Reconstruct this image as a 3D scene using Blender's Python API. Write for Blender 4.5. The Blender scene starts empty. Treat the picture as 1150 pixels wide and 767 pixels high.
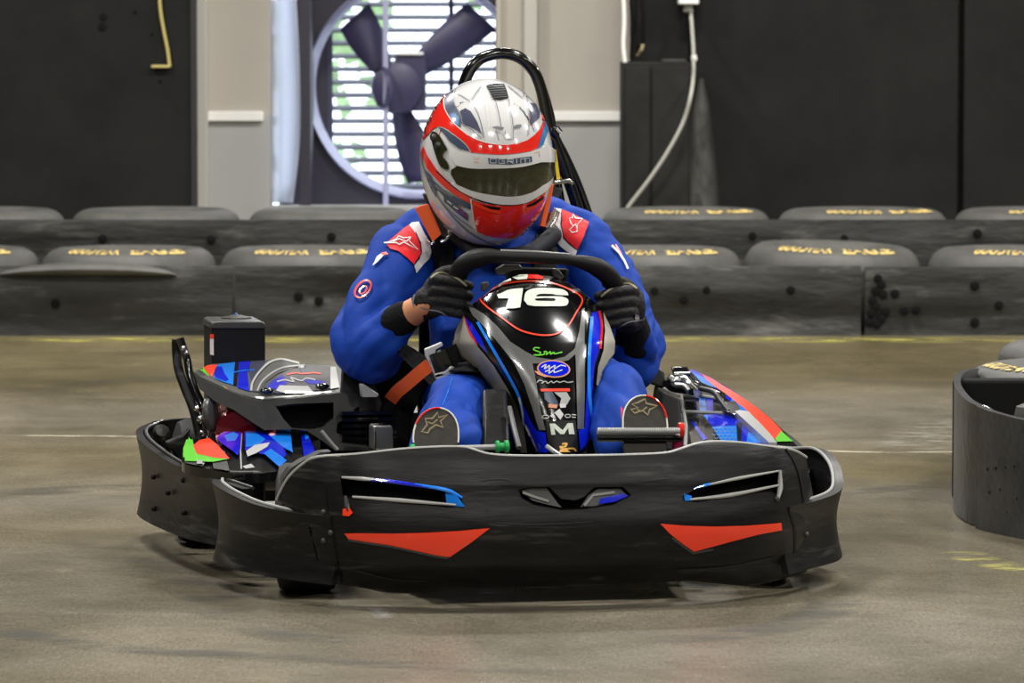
import bpy, bmesh, math, random
from mathutils import Vector, Matrix, noise
from mathutils.bvhtree import BVHTree
from mathutils.geometry import tessellate_polygon
random.seed(7)
R = math.radians
S = bpy.context.scene
C = S.collection

# ------------------------------------------------------------------ camera model (1150 x 767, f in px)
F, CH, TH = 5000.0, 1.16, math.atan(353.5 / 5000.0)
CAM = Vector((0, 0, CH))
FW = Vector((0, math.cos(TH), -math.sin(TH)))
UP = Vector((0, math.sin(TH), math.cos(TH)))
XR = Vector((1, 0, 0))
def ray(px, py):
    return FW + XR * ((px - 575) / F) - UP * ((py - 383.5) / F)
def W(px, py, Y):                       # pixel -> world point on the plane y = Y
    d = ray(px, py)
    return CAM + d * (Y / d.y)
def G(px, py, z=0.0):                   # pixel -> world point on the plane z
    d = ray(px, py)
    return CAM + d * ((z - CH) / d.z)
YAW = R(10.5)
KO = Vector((0.123, 8.82, 0))
KX = Vector((math.cos(YAW), math.sin(YAW), 0))
KY = Vector((-math.sin(YAW), math.cos(YAW), 0))
def K(px, py, yl):                      # pixel -> world point at kart depth yl behind the nose
    d = ray(px, py)
    t = (yl - (CAM - KO).dot(KY)) / d.dot(KY)
    return CAM + d * t
def KL(x, y, z):
    return KO + KX * x + KY * y + Vector((0, 0, z))
def px_size(P):
    return F / (P - CAM).dot(FW)
def interp(x, tab):
    if x <= tab[0][0]: return tab[0][1]
    for (a, b), (c, d) in zip(tab, tab[1:]):
        if x <= c:
            return b + (d - b) * (x - a) / (c - a)
    return tab[-1][1]
def smooth_interp(x, tab):
    if x <= tab[0][0]: return tab[0][1]
    n = len(tab)
    for i in range(n - 1):
        if x <= tab[i + 1][0]:
            x0, y0 = tab[i]; x1, y1 = tab[i + 1]
            m0 = (y1 - tab[i - 1][1]) / (x1 - tab[i - 1][0]) if i > 0 else (y1 - y0) / (x1 - x0)
            m1 = (tab[i + 2][1] - y0) / (tab[i + 2][0] - x0) if i + 2 < n else (y1 - y0) / (x1 - x0)
            h = x1 - x0; t = (x - x0) / h
            return ((2*t**3 - 3*t*t + 1) * y0 + (t**3 - 2*t*t + t) * h * m0 + (-2*t**3 + 3*t*t) * y1 + (t**3 - t*t) * h * m1)
    return tab[-1][1]

# ------------------------------------------------------------------ materials
def lin(c):
    return tuple(((v / 255) / 12.92 if v / 255 <= .04045 else (((v / 255) + .055) / 1.055) ** 2.4) for v in c)
MATS = {}
def mat(name, rgb, rough=.5, metal=0, coat=0, var=0, vscale=20, bump=0, bscale=60, stretch=(1,1,1), spec=.5, emit=0, alpha=1, trans=0, sheen=0, coatr=.05):
    m = bpy.data.materials.new(name); MATS[name] = m
    m.use_nodes = True; nt = m.node_tree; N = nt.nodes; L = nt.links
    b = N['Principled BSDF']
    c = lin(rgb)
    b.inputs['Base Color'].default_value = (*c, 1)
    b.inputs['Roughness'].default_value = rough
    b.inputs['Metallic'].default_value = metal
    b.inputs['Coat Weight'].default_value = coat
    b.inputs['Coat Roughness'].default_value = coatr
    b.inputs['Specular IOR Level'].default_value = spec
    b.inputs['Alpha'].default_value = alpha
    b.inputs['Transmission Weight'].default_value = trans
    b.inputs['Sheen Weight'].default_value = sheen
    if var or bump:
        tc = N.new('ShaderNodeTexCoord'); mp = N.new('ShaderNodeMapping')
        mp.inputs['Scale'].default_value = stretch
        L.new(tc.outputs['Object'], mp.inputs['Vector'])
    if var:
        n = N.new('ShaderNodeTexNoise'); n.inputs['Scale'].default_value = vscale; n.inputs['Detail'].default_value = 6
        n.inputs['Roughness'].default_value = .65
        L.new(mp.outputs[0], n.inputs['Vector'])
        r = N.new('ShaderNodeValToRGB')
        r.color_ramp.elements[0].position = .3; r.color_ramp.elements[1].position = .7
        r.color_ramp.elements[0].color = (*[v * (1 - var) for v in c], 1)
        r.color_ramp.elements[1].color = (*[min(1, v * (1 + var) + .004 * var) for v in c], 1)
        L.new(n.outputs['Fac'], r.inputs[0]); L.new(r.outputs[0], b.inputs['Base Color'])
    if bump:
        n2 = N.new('ShaderNodeTexNoise'); n2.inputs['Scale'].default_value = bscale; n2.inputs['Detail'].default_value = 5
        L.new(mp.outputs[0], n2.inputs['Vector'])
        bp = N.new('ShaderNodeBump'); bp.inputs['Strength'].default_value = bump; bp.inputs['Distance'].default_value = .01
        L.new(n2.outputs['Fac'], bp.inputs['Height']); L.new(bp.outputs[0], b.inputs['Normal'])
    if emit:
        b.inputs['Emission Color'].default_value = (*c, 1); b.inputs['Emission Strength'].default_value = emit
    return m

# ------------------------------------------------------------------ mesh builder (world coordinates)
def cells(outer, holes=(), L=6):
    loops = [[Vector((x, y, 0)) for x, y in lp] for lp in [outer, *holes]]
    flat = [v for lp in loops for v in lp]
    bm = bmesh.new()
    vs = [bm.verts.new(v) for v in flat]
    for t in tessellate_polygon(loops):
        if len(set(t)) == 3:
            try: bm.faces.new([vs[i] for i in t])
            except ValueError: pass
    xs = [v.x for v in flat]; ys = [v.y for v in flat]
    if L:
        for ax, lo, hi in ((0, min(xs), max(xs)), (1, min(ys), max(ys))):
            c = math.floor(lo / L) * L + L
            while c < hi - 1e-4:
                co = [0, 0, 0]; co[ax] = c; no = [0, 0, 0]; no[ax] = 1
                bmesh.ops.bisect_plane(bm, geom=bm.verts[:] + bm.edges[:] + bm.faces[:], dist=1e-5, plane_co=co, plane_no=no)
                c += L
    for v in [v for v in bm.verts if not v.link_faces]: bm.verts.remove(v)
    bm.verts.index_update()
    V = [(v.co.x, v.co.y) for v in bm.verts]
    Fc = [[v.index for v in f.verts] for f in bm.faces]
    B = [(e.verts[0].index, e.verts[1].index) for e in bm.edges if len(e.link_faces) == 1]
    bm.free()
    return V, Fc, B
def stroke(pts, w, closed=False):
    out = []; P = [Vector(p) for p in pts]
    n = len(P)
    rng = range(n if closed else n - 1)
    def off(i):
        a = P[(i - 1) % n] if (closed or i > 0) else P[i]; b = P[(i + 1) % n] if (closed or i < n - 1) else P[i]
        d = (b - a); d = Vector((1, 0)) if d.length == 0 else d.normalized()
        return Vector((-d.y, d.x)) * w / 2
    for i in rng:
        j = (i + 1) % n
        a, b = off(i), off(j)
        out.append([tuple(P[i] + a), tuple(P[j] + b), tuple(P[j] - b), tuple(P[i] - a)])
    return out
def curve2(pts, n=6, closed=False):     # Catmull-Rom through 2D or 3D points
    P = [Vector(p) for p in pts]; out = []; m = len(P)
    for i in range(m if closed else m - 1):
        p0 = P[(i - 1) % m] if (closed or i > 0) else P[i] * 2 - P[i + 1]
        p1 = P[i]; p2 = P[(i + 1) % m]
        p3 = P[(i + 2) % m] if (closed or i + 2 < m) else p2 * 2 - p1
        for k in range(n):
            t = k / n
            out.append(tuple(.5 * ((2 * p1) + (p2 - p0) * t + (2 * p0 - 5 * p1 + 4 * p2 - p3) * t * t + (3 * p1 - p0 - 3 * p2 + p3) * t ** 3)))
    if not closed: out.append(tuple(P[-1]))
    return out
def ellipse(cx, cy, rx, ry, n=28, rot=0):
    c, s = math.cos(rot), math.sin(rot)
    return [(cx + rx * math.cos(a) * c - ry * math.sin(a) * s, cy + rx * math.cos(a) * s + ry * math.sin(a) * c) for a in (2 * math.pi * k / n for k in range(n))]

_font_cache = {}
def text_geo(text, shear=0, bold=0):
    key = (text, shear, bold)
    if key in _font_cache: return _font_cache[key]
    cu = bpy.data.curves.new('t', 'FONT'); cu.body = text; cu.shear = shear; cu.offset = bold
    cu.align_x = 'CENTER'; cu.align_y = 'CENTER'; cu.resolution_u = 3
    o = bpy.data.objects.new('t', cu); C.objects.link(o)
    dg = bpy.context.evaluated_depsgraph_get(); dg.update()
    me = o.evaluated_get(dg).to_mesh()
    V = [(v.co.x, v.co.y) for v in me.vertices]; Fc = [list(p.vertices) for p in me.polygons]
    o.evaluated_get(dg).to_mesh_clear()
    bpy.data.objects.remove(o); bpy.data.curves.remove(cu)
    xs = [v[0] for v in V]; ys = [v[1] for v in V]
    w = max(xs) - min(xs); h = max(ys) - min(ys); cx = (max(xs) + min(xs)) / 2; cy = (max(ys) + min(ys)) / 2
    V = [((x - cx) / w, (y - cy) / h) for x, y in V]      # unit box
    _font_cache[key] = (V, Fc)
    return V, Fc

class MB:
    def __init__(s): s.v = []; s.f = []; s.m = []; s.mats = []
    def mi(s, m):
        if isinstance(m, str): m = MATS[m]
        if m not in s.mats: s.mats.append(m)
        return s.mats.index(m)
    def add(s, V, Fc, m):
        o = len(s.v); s.v += [Vector(v) for v in V]; k = s.mi(m)
        for f in Fc: s.f.append([i + o for i in f]); s.m.append(k)
        return s
    def grid(s, rows, m, cu=False, cv=False, caps=False):
        nr, nc = len(rows), len(rows[0]); V = [p for r in rows for p in r]; Fc = []
        for i in range(nr if cv else nr - 1):
            for j in range(nc if cu else nc - 1):
                a = i * nc + j; b = i * nc + (j + 1) % nc; i2 = (i + 1) % nr
                Fc.append([a, b, i2 * nc + (j + 1) % nc, i2 * nc + j])
        if caps: Fc += [list(range(nc))[::-1], list(range((nr - 1) * nc, nr * nc))]
        return s.add(V, Fc, m)
    def tube(s, pts, rad, m, n=10, closed=False, caps=True, flat=None):
        P = [Vector(p) for p in pts]; k = len(P)
        rr = rad if isinstance(rad, (list, tuple)) else [rad] * k
        rows = []; ref = None
        for i in range(k):
            a = P[(i - 1) % k] if (closed or i) else P[i]; b = P[(i + 1) % k] if (closed or i < k - 1) else P[i]
            t = (b - a).normalized()
            if ref is None:
                ref = Vector((0, 0, 1)) if abs(t.z) < .9 else Vector((1, 0, 0))
            u = (ref - t * ref.dot(t)).normalized(); w = t.cross(u); ref = u
            fx, fy = flat or (1, 1)
            rows.append([P[i] + (u * math.cos(q) * fx + w * math.sin(q) * fy) * rr[i] for q in (2 * math.pi * j / n for j in range(n))])
        return s.grid(rows, m, cu=True, cv=closed, caps=caps and not closed)
    def ball(s, c, r, m, n=12, rot=None, power=1):
        r = (r, r, r) if not isinstance(r, (tuple, list)) else r
        c = Vector(c); rows = []
        for i in range(1, n):
            th = math.pi * i / n; row = []
            for j in range(2 * n):
                ph = math.pi * j / n
                p = Vector((r[0] * math.sin(th) * math.cos(ph), r[1] * math.sin(th) * math.sin(ph), r[2] * math.cos(th)))
                row.append(c + (rot @ p if rot else p))
            rows.append(row)
        return s.grid(rows, m, cu=True, caps=True)
    def hexa(s, a, m):                  # 8 corners: bottom 4, top 4
        return s.add(a, [[0,3,2,1],[4,5,6,7],[0,1,5,4],[1,2,6,5],[2,3,7,6],[3,0,4,7]], m)
    def box(s, lo, hi, m, M=None):
        x0, y0, z0 = lo; x1, y1, z1 = hi
        a = [Vector(p) for p in ((x0,y0,z0),(x1,y0,z0),(x1,y1,z0),(x0,y1,z0),(x0,y0,z1),(x1,y0,z1),(x1,y1,z1),(x0,y1,z1))]
        if M: a = [M @ p for p in a]
        return s.hexa(a, m)
    def lathe(s, prof, c, m, n=40, axis=Vector((0,0,1)), caps=False, cv=False):
        c = Vector(c); ax = Vector(axis).normalized()
        u = ax.orthogonal().normalized(); w = ax.cross(u)
        rows = [[c + ax * z + (u * math.cos(q) + w * math.sin(q)) * r for q in (2 * math.pi * j / n for j in range(n))] for r, z in prof]
        return s.grid(rows, m, cu=True, cv=cv, caps=caps)
    def sheet(s, outer, fn, m, holes=(), back=None, L=6, mside=None):
        V, Fc, B = cells(outer, holes, L)
        A = [fn(x, y) for x, y in V]
        s.add(A, Fc, m)
        if back is not None:
            Bk = [p + back for p in A] if isinstance(back, Vector) else [back(x, y) for x, y in V]
            n = len(V); o = len(s.v) - n
            s.v += Bk; k = s.mi(m); k2 = s.mi(mside or m)
            for f in Fc: s.f.append([i + o + n for i in f[::-1]]); s.m.append(k2)
            for a, b in B: s.f.append([a + o, b + o, b + o + n, a + o + n]); s.m.append(k2)
        return s
    def prism(s, outer, fn, m, back, holes=(), L=0, mside=None):
        return s.sheet(outer, fn, m, holes, back, L, mside)
    def ribbon(s, path, m, thick=.012, nv=8, bulge=0, inward=None):
        # path: (x, y, zb, zt) world; a standing band with a rolled rim
        outs = []; n = len(path)
        P = [Vector((p[0], p[1], 0)) for p in path]
        rows = []
        for i, p in enumerate(path):
            t = (P[min(i + 1, n - 1)] - P[max(i - 1, 0)]).normalized()
            nn = Vector((t.y, -t.x, 0))
            zb, zt = p[2], p[3]; row = []
            for k in range(nv + 1):
                q = k / nv
                row.append(P[i] + nn * (bulge * math.sin(math.pi * q)) + Vector((0, 0, zb + (zt - zb) * q)))
            row.append(P[i] + nn * (thick * .1) + Vector((0, 0, zt + thick * .5)))
            row.append(P[i] - nn * (thick * 1.1) + Vector((0, 0, zt + thick * .5)))
            for k in range(nv, -1, -1):
                q = k / nv
                row.append(P[i] + nn * (bulge * math.sin(math.pi * q) - thick) + Vector((0, 0, zb + (zt - zb) * q)))
            rows.append(row)
        return s.grid(rows, m, cu=True, caps=True)
    def bvh(s):
        return BVHTree.FromPolygons(s.v, s.f)
    def to_bm(s):
        me = s.mesh('tmp', Matrix.Identity(4)); return me
    def decal(s, bvh, poly, m, off=.001, L=5, holes=()):
        V, Fc, B = cells(poly, holes, L)
        A = [hit(bvh, x, y, off) for x, y in V]
        return s.add(A, Fc, m)
    def strokes(s, bvh, pts, w, m, off=.0015, closed=False, L=6):
        for q in stroke(pts, w, closed): s.decal(bvh, q, m, off, L)
        return s
    def text(s, bvh, txt, cx, cy, w, h, m, off=.002, rot=0, shear=0, bold=0):
        V, Fc = text_geo(txt, shear, bold); c, sn = math.cos(rot), math.sin(rot)
        A = []
        for x, y in V:
            X, Y = x * w, -y * h
            A.append(hit(bvh, cx + X * c - Y * sn, cy + X * sn + Y * c, off))
        return s.add(A, Fc, m)
    def mesh(s, name, Minv, sharp=40, recalc=True):
        me = bpy.data.meshes.new(name)
        me.from_pydata([tuple(Minv @ v) for v in s.v], [], s.f)
        for m in s.mats: me.materials.append(m)
        me.polygons.foreach_set('material_index', s.m)
        me.polygons.foreach_set('use_smooth', [True] * len(me.polygons))
        if recalc:
            bm = bmesh.new(); bm.from_mesh(me); bmesh.ops.recalc_face_normals(bm, faces=bm.faces[:]); bm.to_mesh(me); bm.free()
        me.update()
        if sharp: me.set_sharp_from_angle(angle=R(sharp))
        return me
def hit(bvh, px, py, off):
    d = ray(px, py).normalized()
    h = bvh.ray_cast(CAM, d)
    if h[0] is None:
        # step back towards the surface's nearest point
        P = CAM + d * 9.6
        h = bvh.find_nearest(P)
        if h[0] is None: return P
        P = CAM + d * (h[0] - CAM).dot(d); h = bvh.find_nearest(P)
        return h[0] - d * off
    n = h[1] if h[1].dot(d) < 0 else -h[1]
    return h[0] + n * off - d * (off * .5)
def organic(mb, voxel=.012, smooth=6, disp=None, sm_factor=.5):
    me = mb.mesh('tmp', Matrix.Identity(4), sharp=None)
    o = bpy.data.objects.new('tmp', me); C.objects.link(o)
    md = o.modifiers.new('r', 'REMESH'); md.mode = 'VOXEL'; md.voxel_size = voxel; md.use_smooth_shade = True
    if smooth:
        sm = o.modifiers.new('s', 'SMOOTH'); sm.iterations = smooth; sm.factor = sm_factor
    dg = bpy.context.evaluated_depsgraph_get(); dg.update()
    ev = o.evaluated_get(dg); m2 = ev.to_mesh()
    out = MB()
    V = [v.co.copy() for v in m2.vertices]
    if disp: V = [v.co + v.normal * disp(v.co, v.normal) for v in m2.vertices]
    out.add(V, [list(p.vertices) for p in m2.polygons], mb.mats[0])
    ev.to_mesh_clear(); bpy.data.objects.remove(o); bpy.data.meshes.remove(me)
    return out
def limb(mb, pts, m, n=16, steps=5):    # pts: (Vector, radius[, flat])
    P = [p[0] for p in pts]; r = [p[1] for p in pts]
    path = []; rad = []
    pp = curve2([tuple(p) for p in P], steps)
    for i in range(len(pp)):
        t = i / steps; k = min(int(t), len(r) - 2); q = t - k
        rad.append(r[k] + (r[k + 1] - r[k]) * (q * q * (3 - 2 * q)))
    mb.tube(pp, rad, m, n)
    mb.ball(pp[0], rad[0], m, 8); mb.ball(pp[-1], rad[-1], m, 8)

# ------------------------------------------------------------------ objects
ROOTM = {}
def root(name, label, cat, M, group=None):
    o = bpy.data.objects.new(name, None); C.objects.link(o); o.empty_display_size = .1
    o.matrix_world = M; ROOTM[o] = M
    o['label'] = label; o['category'] = cat
    if group: o['group'] = group
    return o
def obj(name, mb, parent=None, M=None, sharp=40, bevel=0, label=None, recalc=True):
    if parent is not None: M = ROOTM[parent]
    elif M is None: M = Matrix.Identity(4)
    me = mb.mesh(name, M.inverted(), sharp, recalc)
    o = bpy.data.objects.new(name, me); C.objects.link(o); ROOTM[o] = M
    if parent is not None: o.parent = parent
    else: o.matrix_world = M
    if bevel:
        b = o.modifiers.new('b', 'BEVEL'); b.width = bevel; b.segments = 2; b.limit_method = 'ANGLE'; b.angle_limit = R(35)
    if label: o['label'] = label
    return o
def tag(o, label, cat, group=None):
    o['label'] = label; o['category'] = cat
    if group: o['group'] = group
    return o
def struct(name, mb, M=None, sharp=40, bevel=0):
    o = obj(name, mb, None, M, sharp, bevel); o['kind'] = 'structure'; return o
def T(x, y, z): return Matrix.Translation((x, y, z))
mat('black_plastic', (15,14,14), .40, var=.6, vscale=9, bump=.14, bscale=13, stretch=(1,1,5), spec=.22)
mat('wheel_highlight', (120,120,116), .4, spec=.6)
mat('black_matte', (9,9,9), .7, spec=.2)
mat('black_gloss', (8,8,9), .16, coat=.6)
mat('grey_plastic', (52,52,50), .38, var=.25, vscale=30)
mat('worn_edge_highlight', (150,150,146), .4)  # pale worn rims and slot edges, their highlights put into the colour
mat('frame_plastic', (30,30,29), .45, spec=.3, var=.3, vscale=14, bump=.2, bscale=20)
mat('silver', (165,165,162), .35, metal=.25)
mat('fairing_silver', (98,98,96), .28, metal=.2, coat=.8)
mat('flank', (150,145,132), .45, var=.2, vscale=18)
mat('chrome', (205,205,205), .18, metal=1)
mat('steel', (150,150,146), .35, metal=.9)
mat('rubber', (28,27,26), .75, var=.4, vscale=15, bump=.3, bscale=30)
mat('foam', (9,9,10), .5, spec=.25)
mat('orange_red', (238,56,20), .35, coat=.4)
mat('orange_strap', (255,104,44), .6)
mat('blue_gloss', (10,30,205), .15, coat=1)
mat('azure_gloss', (30,130,240), .15, coat=1)
mat('green_gloss', (95,190,50), .3, coat=.4)
mat('red_gloss', (225,40,30), .12, coat=1)
mat('white_gloss', (206,205,204), .14, coat=1)
mat('offwhite', (215,212,200), .4)
mat('crimson', (120,8,30), .15, metal=.6, coat=1)
mat('magenta', (170,20,80), .4)
mat('slate', (60,72,92), .3, coat=.6)
mat('teal_blue', (40,105,160), .3, coat=.6)
mat('navy_grey', (70,72,92), .2, coat=1)
mat('line_grey', (110,112,118), .3, coat=.5)
mat('visor', (38,39,20), .06, coat=.4, spec=.5, coatr=.02)
mat('number_white', (190,198,184), .4, var=.12, vscale=120)
mat('gold', (200,150,60), .35, metal=.3)
mat('tan', (140,125,90), .7)
mat('sole', (46,41,34), .75, var=.3, vscale=60)
mat('suit', (3,54,146), .72, bump=.5, bscale=14, var=.10, vscale=10, spec=.25)
mat('suit_dark', (5,8,22), .7, bump=.2, bscale=20)
mat('suit_red', (226,26,36), .55)
mat('suit_white', (226,224,226), .5)
mat('glove', (11,10,11), .6, bump=.4, bscale=80, spec=.3)
mat('glove_piping', (130,125,95), .6)
mat('knit', (9,9,11), .9, bump=.3, bscale=150, spec=.2)
mat('webbing', (12,12,14), .7, bump=.3, bscale=200, spec=.25)
mat('skin', (205,140,100), .5)
mat('hair', (50,35,25), .6)
mat('yellow', (225,190,30), .5)
mat('green_bush', (20,150,70), .4)
mat('tank', (15,15,15), .4, spec=.3, var=.2, vscale=10)
# background
mat('belt', (42,42,39), .55, var=.5, vscale=3.2, bump=.8, bscale=6, stretch=(1,1,3.5), spec=.3)
mat('near_belt', (44,44,45), .36, var=.4, vscale=9, bump=.35, bscale=30)
mat('belt_dark', (12,12,12), .8, spec=.15)
mat('tyre_rubber', (72,71,67), .62, var=.35, vscale=6, bump=.2, bscale=20)
mat('tyre_yellow', (205,178,105), .7)
mat('cabinet_black', (34,33,31), .7, var=.3, vscale=6, spec=.2)
mat('panel_black', (27,27,26), .75, spec=.15, var=.25, vscale=2.6, bump=.1, bscale=8)
mat('panel_edge', (30,30,29), .7)
mat('wall_upper', (176,169,158), .8, var=.06, vscale=2)
mat('wall_lower', (164,164,160), .8, var=.07, vscale=2)
mat('column_paint', (188,184,174), .7)
mat('trim_white', (240,238,232), .6)
mat('cable_grey', (170,168,158), .5)
mat('cable_yellow', (188,172,105), .5)
mat('fan_frame', (44,40,52), .5)
mat('fan_ring', (170,170,200), .4, metal=.2)
mat('fan_black', (58,54,84), .45)
mat('louvre', (60,60,80), .5)
mat('leaf', (150,180,130), .7, var=.5, vscale=3)
mat('ceiling_grey', (34,34,33), .9)
mat('side_wall', (72,71,68), .9)
mat('bright_metal', (205,205,202), .35, metal=.4)
mat('door_grey', (70,70,70), .8)
# translucent frosted sheet beside the fan
m = mat('frosted', (235,240,250), .3, trans=0)
nt = m.node_tree; tr = nt.nodes.new('ShaderNodeBsdfTranslucent'); tr.inputs[0].default_value = (.9,.93,1,1)
mx = nt.nodes.new('ShaderNodeMixShader'); mx.inputs[0].default_value = .93
nt.links.new(nt.nodes['Principled BSDF'].outputs[0], mx.inputs[1]); nt.links.new(tr.outputs[0], mx.inputs[2])
tp = nt.nodes.new('ShaderNodeBsdfTransparent'); m3 = nt.nodes.new('ShaderNodeMixShader'); m3.inputs[0].default_value = .3
nt.links.new(mx.outputs[0], m3.inputs[1]); nt.links.new(tp.outputs[0], m3.inputs[2])
nt.links.new(m3.outputs[0], nt.nodes['Material Output'].inputs[0])

# polished concrete floor: mottled, scuffed, with tyre streaks
def floor_mat():
    m = bpy.data.materials.new('concrete'); MATS['concrete'] = m; m.use_nodes = True
    nt = m.node_tree; N = nt.nodes; L = nt.links; b = N['Principled BSDF']
    tc = N.new('ShaderNodeTexCoord')
    def noise_(scale, st, det=6, rough=.6, dist=0):
        mp = N.new('ShaderNodeMapping'); mp.inputs['Scale'].default_value = st
        L.new(tc.outputs['Object'], mp.inputs[0])
        n = N.new('ShaderNodeTexNoise'); n.inputs['Scale'].default_value = scale; n.inputs['Detail'].default_value = det
        n.inputs['Roughness'].default_value = rough; n.inputs['Distortion'].default_value = dist
        L.new(mp.outputs[0], n.inputs['Vector']); return n.outputs['Fac']
    def ramp(fac, a, b_, p0=.35, p1=.65):
        r = N.new('ShaderNodeValToRGB'); r.color_ramp.elements[0].position = p0; r.color_ramp.elements[1].position = p1
        r.color_ramp.elements[0].color = (*a, 1); r.color_ramp.elements[1].color = (*b_, 1); L.new(fac, r.inputs[0]); return r.outputs[0]
    def mul(a, c, fac=1, mode='MULTIPLY'):
        x = N.new('ShaderNodeMix'); x.data_type = 'RGBA'; x.blend_type = mode; x.inputs[0].default_value = fac
        L.new(a, x.inputs[6]); L.new(c, x.inputs[7]); return x.outputs[2]
    base = ramp(noise_(1.1, (1, .45, 1), 8, .66, .4), lin((104,98,84)), lin((156,149,135)), .3, .7)
    streak = ramp(noise_(2.2, (.6, .6, 1), 9, .72, 1.0), (.68,.67,.64), (1.06,1.05,1.05), .32, .62)
    band = ramp(noise_(.35, (.25, 1, 1), 3, .5, .5), lin((200,192,160)), lin((236,235,232)), .4, .6)
    fine = ramp(noise_(150, (1, .2, 1), 4, .8), (.66,.66,.66), (1.3,1.3,1.3), .3, .7)
    spots = ramp(noise_(11, (.8, .4, 1), 5, .6), (1,1,1), (1.4,1.4,1.4), .66, .74)
    c = mul(mul(mul(mul(base, streak), fine), spots), band)
    L.new(c, b.inputs['Base Color'])
    rr = N.new('ShaderNodeMapRange'); rr.inputs[3].default_value = .16; rr.inputs[4].default_value = .36
    L.new(noise_(2.2, (.5, 1.2, 1), 5), rr.inputs[0]); L.new(rr.outputs[0], b.inputs['Roughness'])
    b.inputs['Specular IOR Level'].default_value = .5
    bp = N.new('ShaderNodeBump'); bp.inputs['Strength'].default_value = .12; bp.inputs['Distance'].default_value = .01
    L.new(noise_(14, (1, 1, 1), 5), bp.inputs['Height']); L.new(bp.outputs[0], b.inputs['Normal'])
floor_mat()
def worn(name, rgb, thr=.5, scale=8, st=(1,1,1), peak=1):
    m = mat(name, rgb, .6); nt = m.node_tree; N = nt.nodes; L = nt.links
    tc = N.new('ShaderNodeTexCoord'); mp = N.new('ShaderNodeMapping'); mp.inputs['Scale'].default_value = st
    n = N.new('ShaderNodeTexNoise'); n.inputs['Scale'].default_value = scale; n.inputs['Detail'].default_value = 7; n.inputs['Roughness'].default_value = .7
    r = N.new('ShaderNodeMapRange'); r.inputs[1].default_value = thr - .08; r.inputs[2].default_value = thr + .1
    L.new(tc.outputs['Object'], mp.inputs[0]); L.new(mp.outputs[0], n.inputs[0]); L.new(n.outputs['Fac'], r.inputs[0]); 
    at = N.new('ShaderNodeAttribute'); at.attribute_name = 'edge'; mm = N.new('ShaderNodeMath'); mm.operation = 'MULTIPLY'
    m2 = N.new('ShaderNodeMath'); m2.operation = 'MULTIPLY'; m2.inputs[1].default_value = peak
    L.new(r.outputs[0], mm.inputs[0]); L.new(at.outputs['Fac'], mm.inputs[1]); L.new(mm.outputs[0], m2.inputs[0]); L.new(m2.outputs[0], N['Principled BSDF'].inputs['Alpha'])
worn('paint_yellow', (190,184,84), .57, 4, (1, 3, 1))
worn('paint_white', (185,178,155), .5, 6, (1, 4, 1))
worn('scuff_white', (165,160,145), .55, 9, (1, 2, 1), .5)
worn('scuff_yellow', (190,184,84), .55, 8, (1, 2, 1), .5)
worn('rubber_mark', (52,50,44), .5, 3, (1, 2.5, 1), .45)
worn('dust', (150,148,142), .42, 6, (1, 1, .4), .4)

# long creases in the cloth; scuffed streaks on the bumper plastic
def ridges(m, scale, strength, dist, st):
    nt = m.node_tree; N = nt.nodes; L = nt.links; b = N['Principled BSDF']
    tc = N.new('ShaderNodeTexCoord'); mp = N.new('ShaderNodeMapping'); mp.inputs['Scale'].default_value = st; mp.inputs['Rotation'].default_value = (.3, .7, .2)
    n = N.new('ShaderNodeTexNoise'); n.noise_type = 'RIDGED_MULTIFRACTAL'; n.inputs['Scale'].default_value = scale; n.inputs['Detail'].default_value = 2; n.inputs['Distortion'].default_value = .4
    bp = N.new('ShaderNodeBump'); bp.inputs['Strength'].default_value = strength; bp.inputs['Distance'].default_value = dist
    L.new(tc.outputs['Object'], mp.inputs[0]); L.new(mp.outputs[0], n.inputs[0]); L.new(n.outputs['Fac'], bp.inputs['Height'])
    old = b.inputs['Normal'].links[0].from_socket if b.inputs['Normal'].links else None
    if old: L.new(old, bp.inputs['Normal'])
    L.new(bp.outputs[0], b.inputs['Normal'])
ridges(MATS['suit'], 5, .45, .012, (1.6, 1, .8))
def scuffs(m, rgb, scale, st, lo, hi, amt):
    nt = m.node_tree; N = nt.nodes; L = nt.links; b = N['Principled BSDF']
    tc = N.new('ShaderNodeTexCoord'); mp = N.new('ShaderNodeMapping'); mp.inputs['Scale'].default_value = st
    n = N.new('ShaderNodeTexNoise'); n.inputs['Scale'].default_value = scale; n.inputs['Detail'].default_value = 8; n.inputs['Roughness'].default_value = .7; n.inputs['Distortion'].default_value = .3
    r = N.new('ShaderNodeMapRange'); r.inputs[1].default_value = lo; r.inputs[2].default_value = hi; r.inputs[4].default_value = amt
    x = N.new('ShaderNodeMix'); x.data_type = 'RGBA'; x.inputs[7].default_value = (*lin(rgb), 1)
    L.new(tc.outputs['Object'], mp.inputs[0]); L.new(mp.outputs[0], n.inputs[0]); L.new(n.outputs['Fac'], r.inputs[0]); L.new(r.outputs[0], x.inputs[0])
    src = b.inputs['Base Color'].links[0].from_socket; L.new(src, x.inputs[6]); L.new(x.outputs[2], b.inputs['Base Color'])
scuffs(MATS['black_plastic'], (96,94,90), 3.0, (1, 1, 9), .56, .74, .55)
scuffs(MATS['belt'], (120,119,112), 2.0, (1, 1, 5), .55, .72, .5)
scuffs(MATS['near_belt'], (84,84,86), 5, (1, 1, 1.5), .5, .8, .35)
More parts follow.
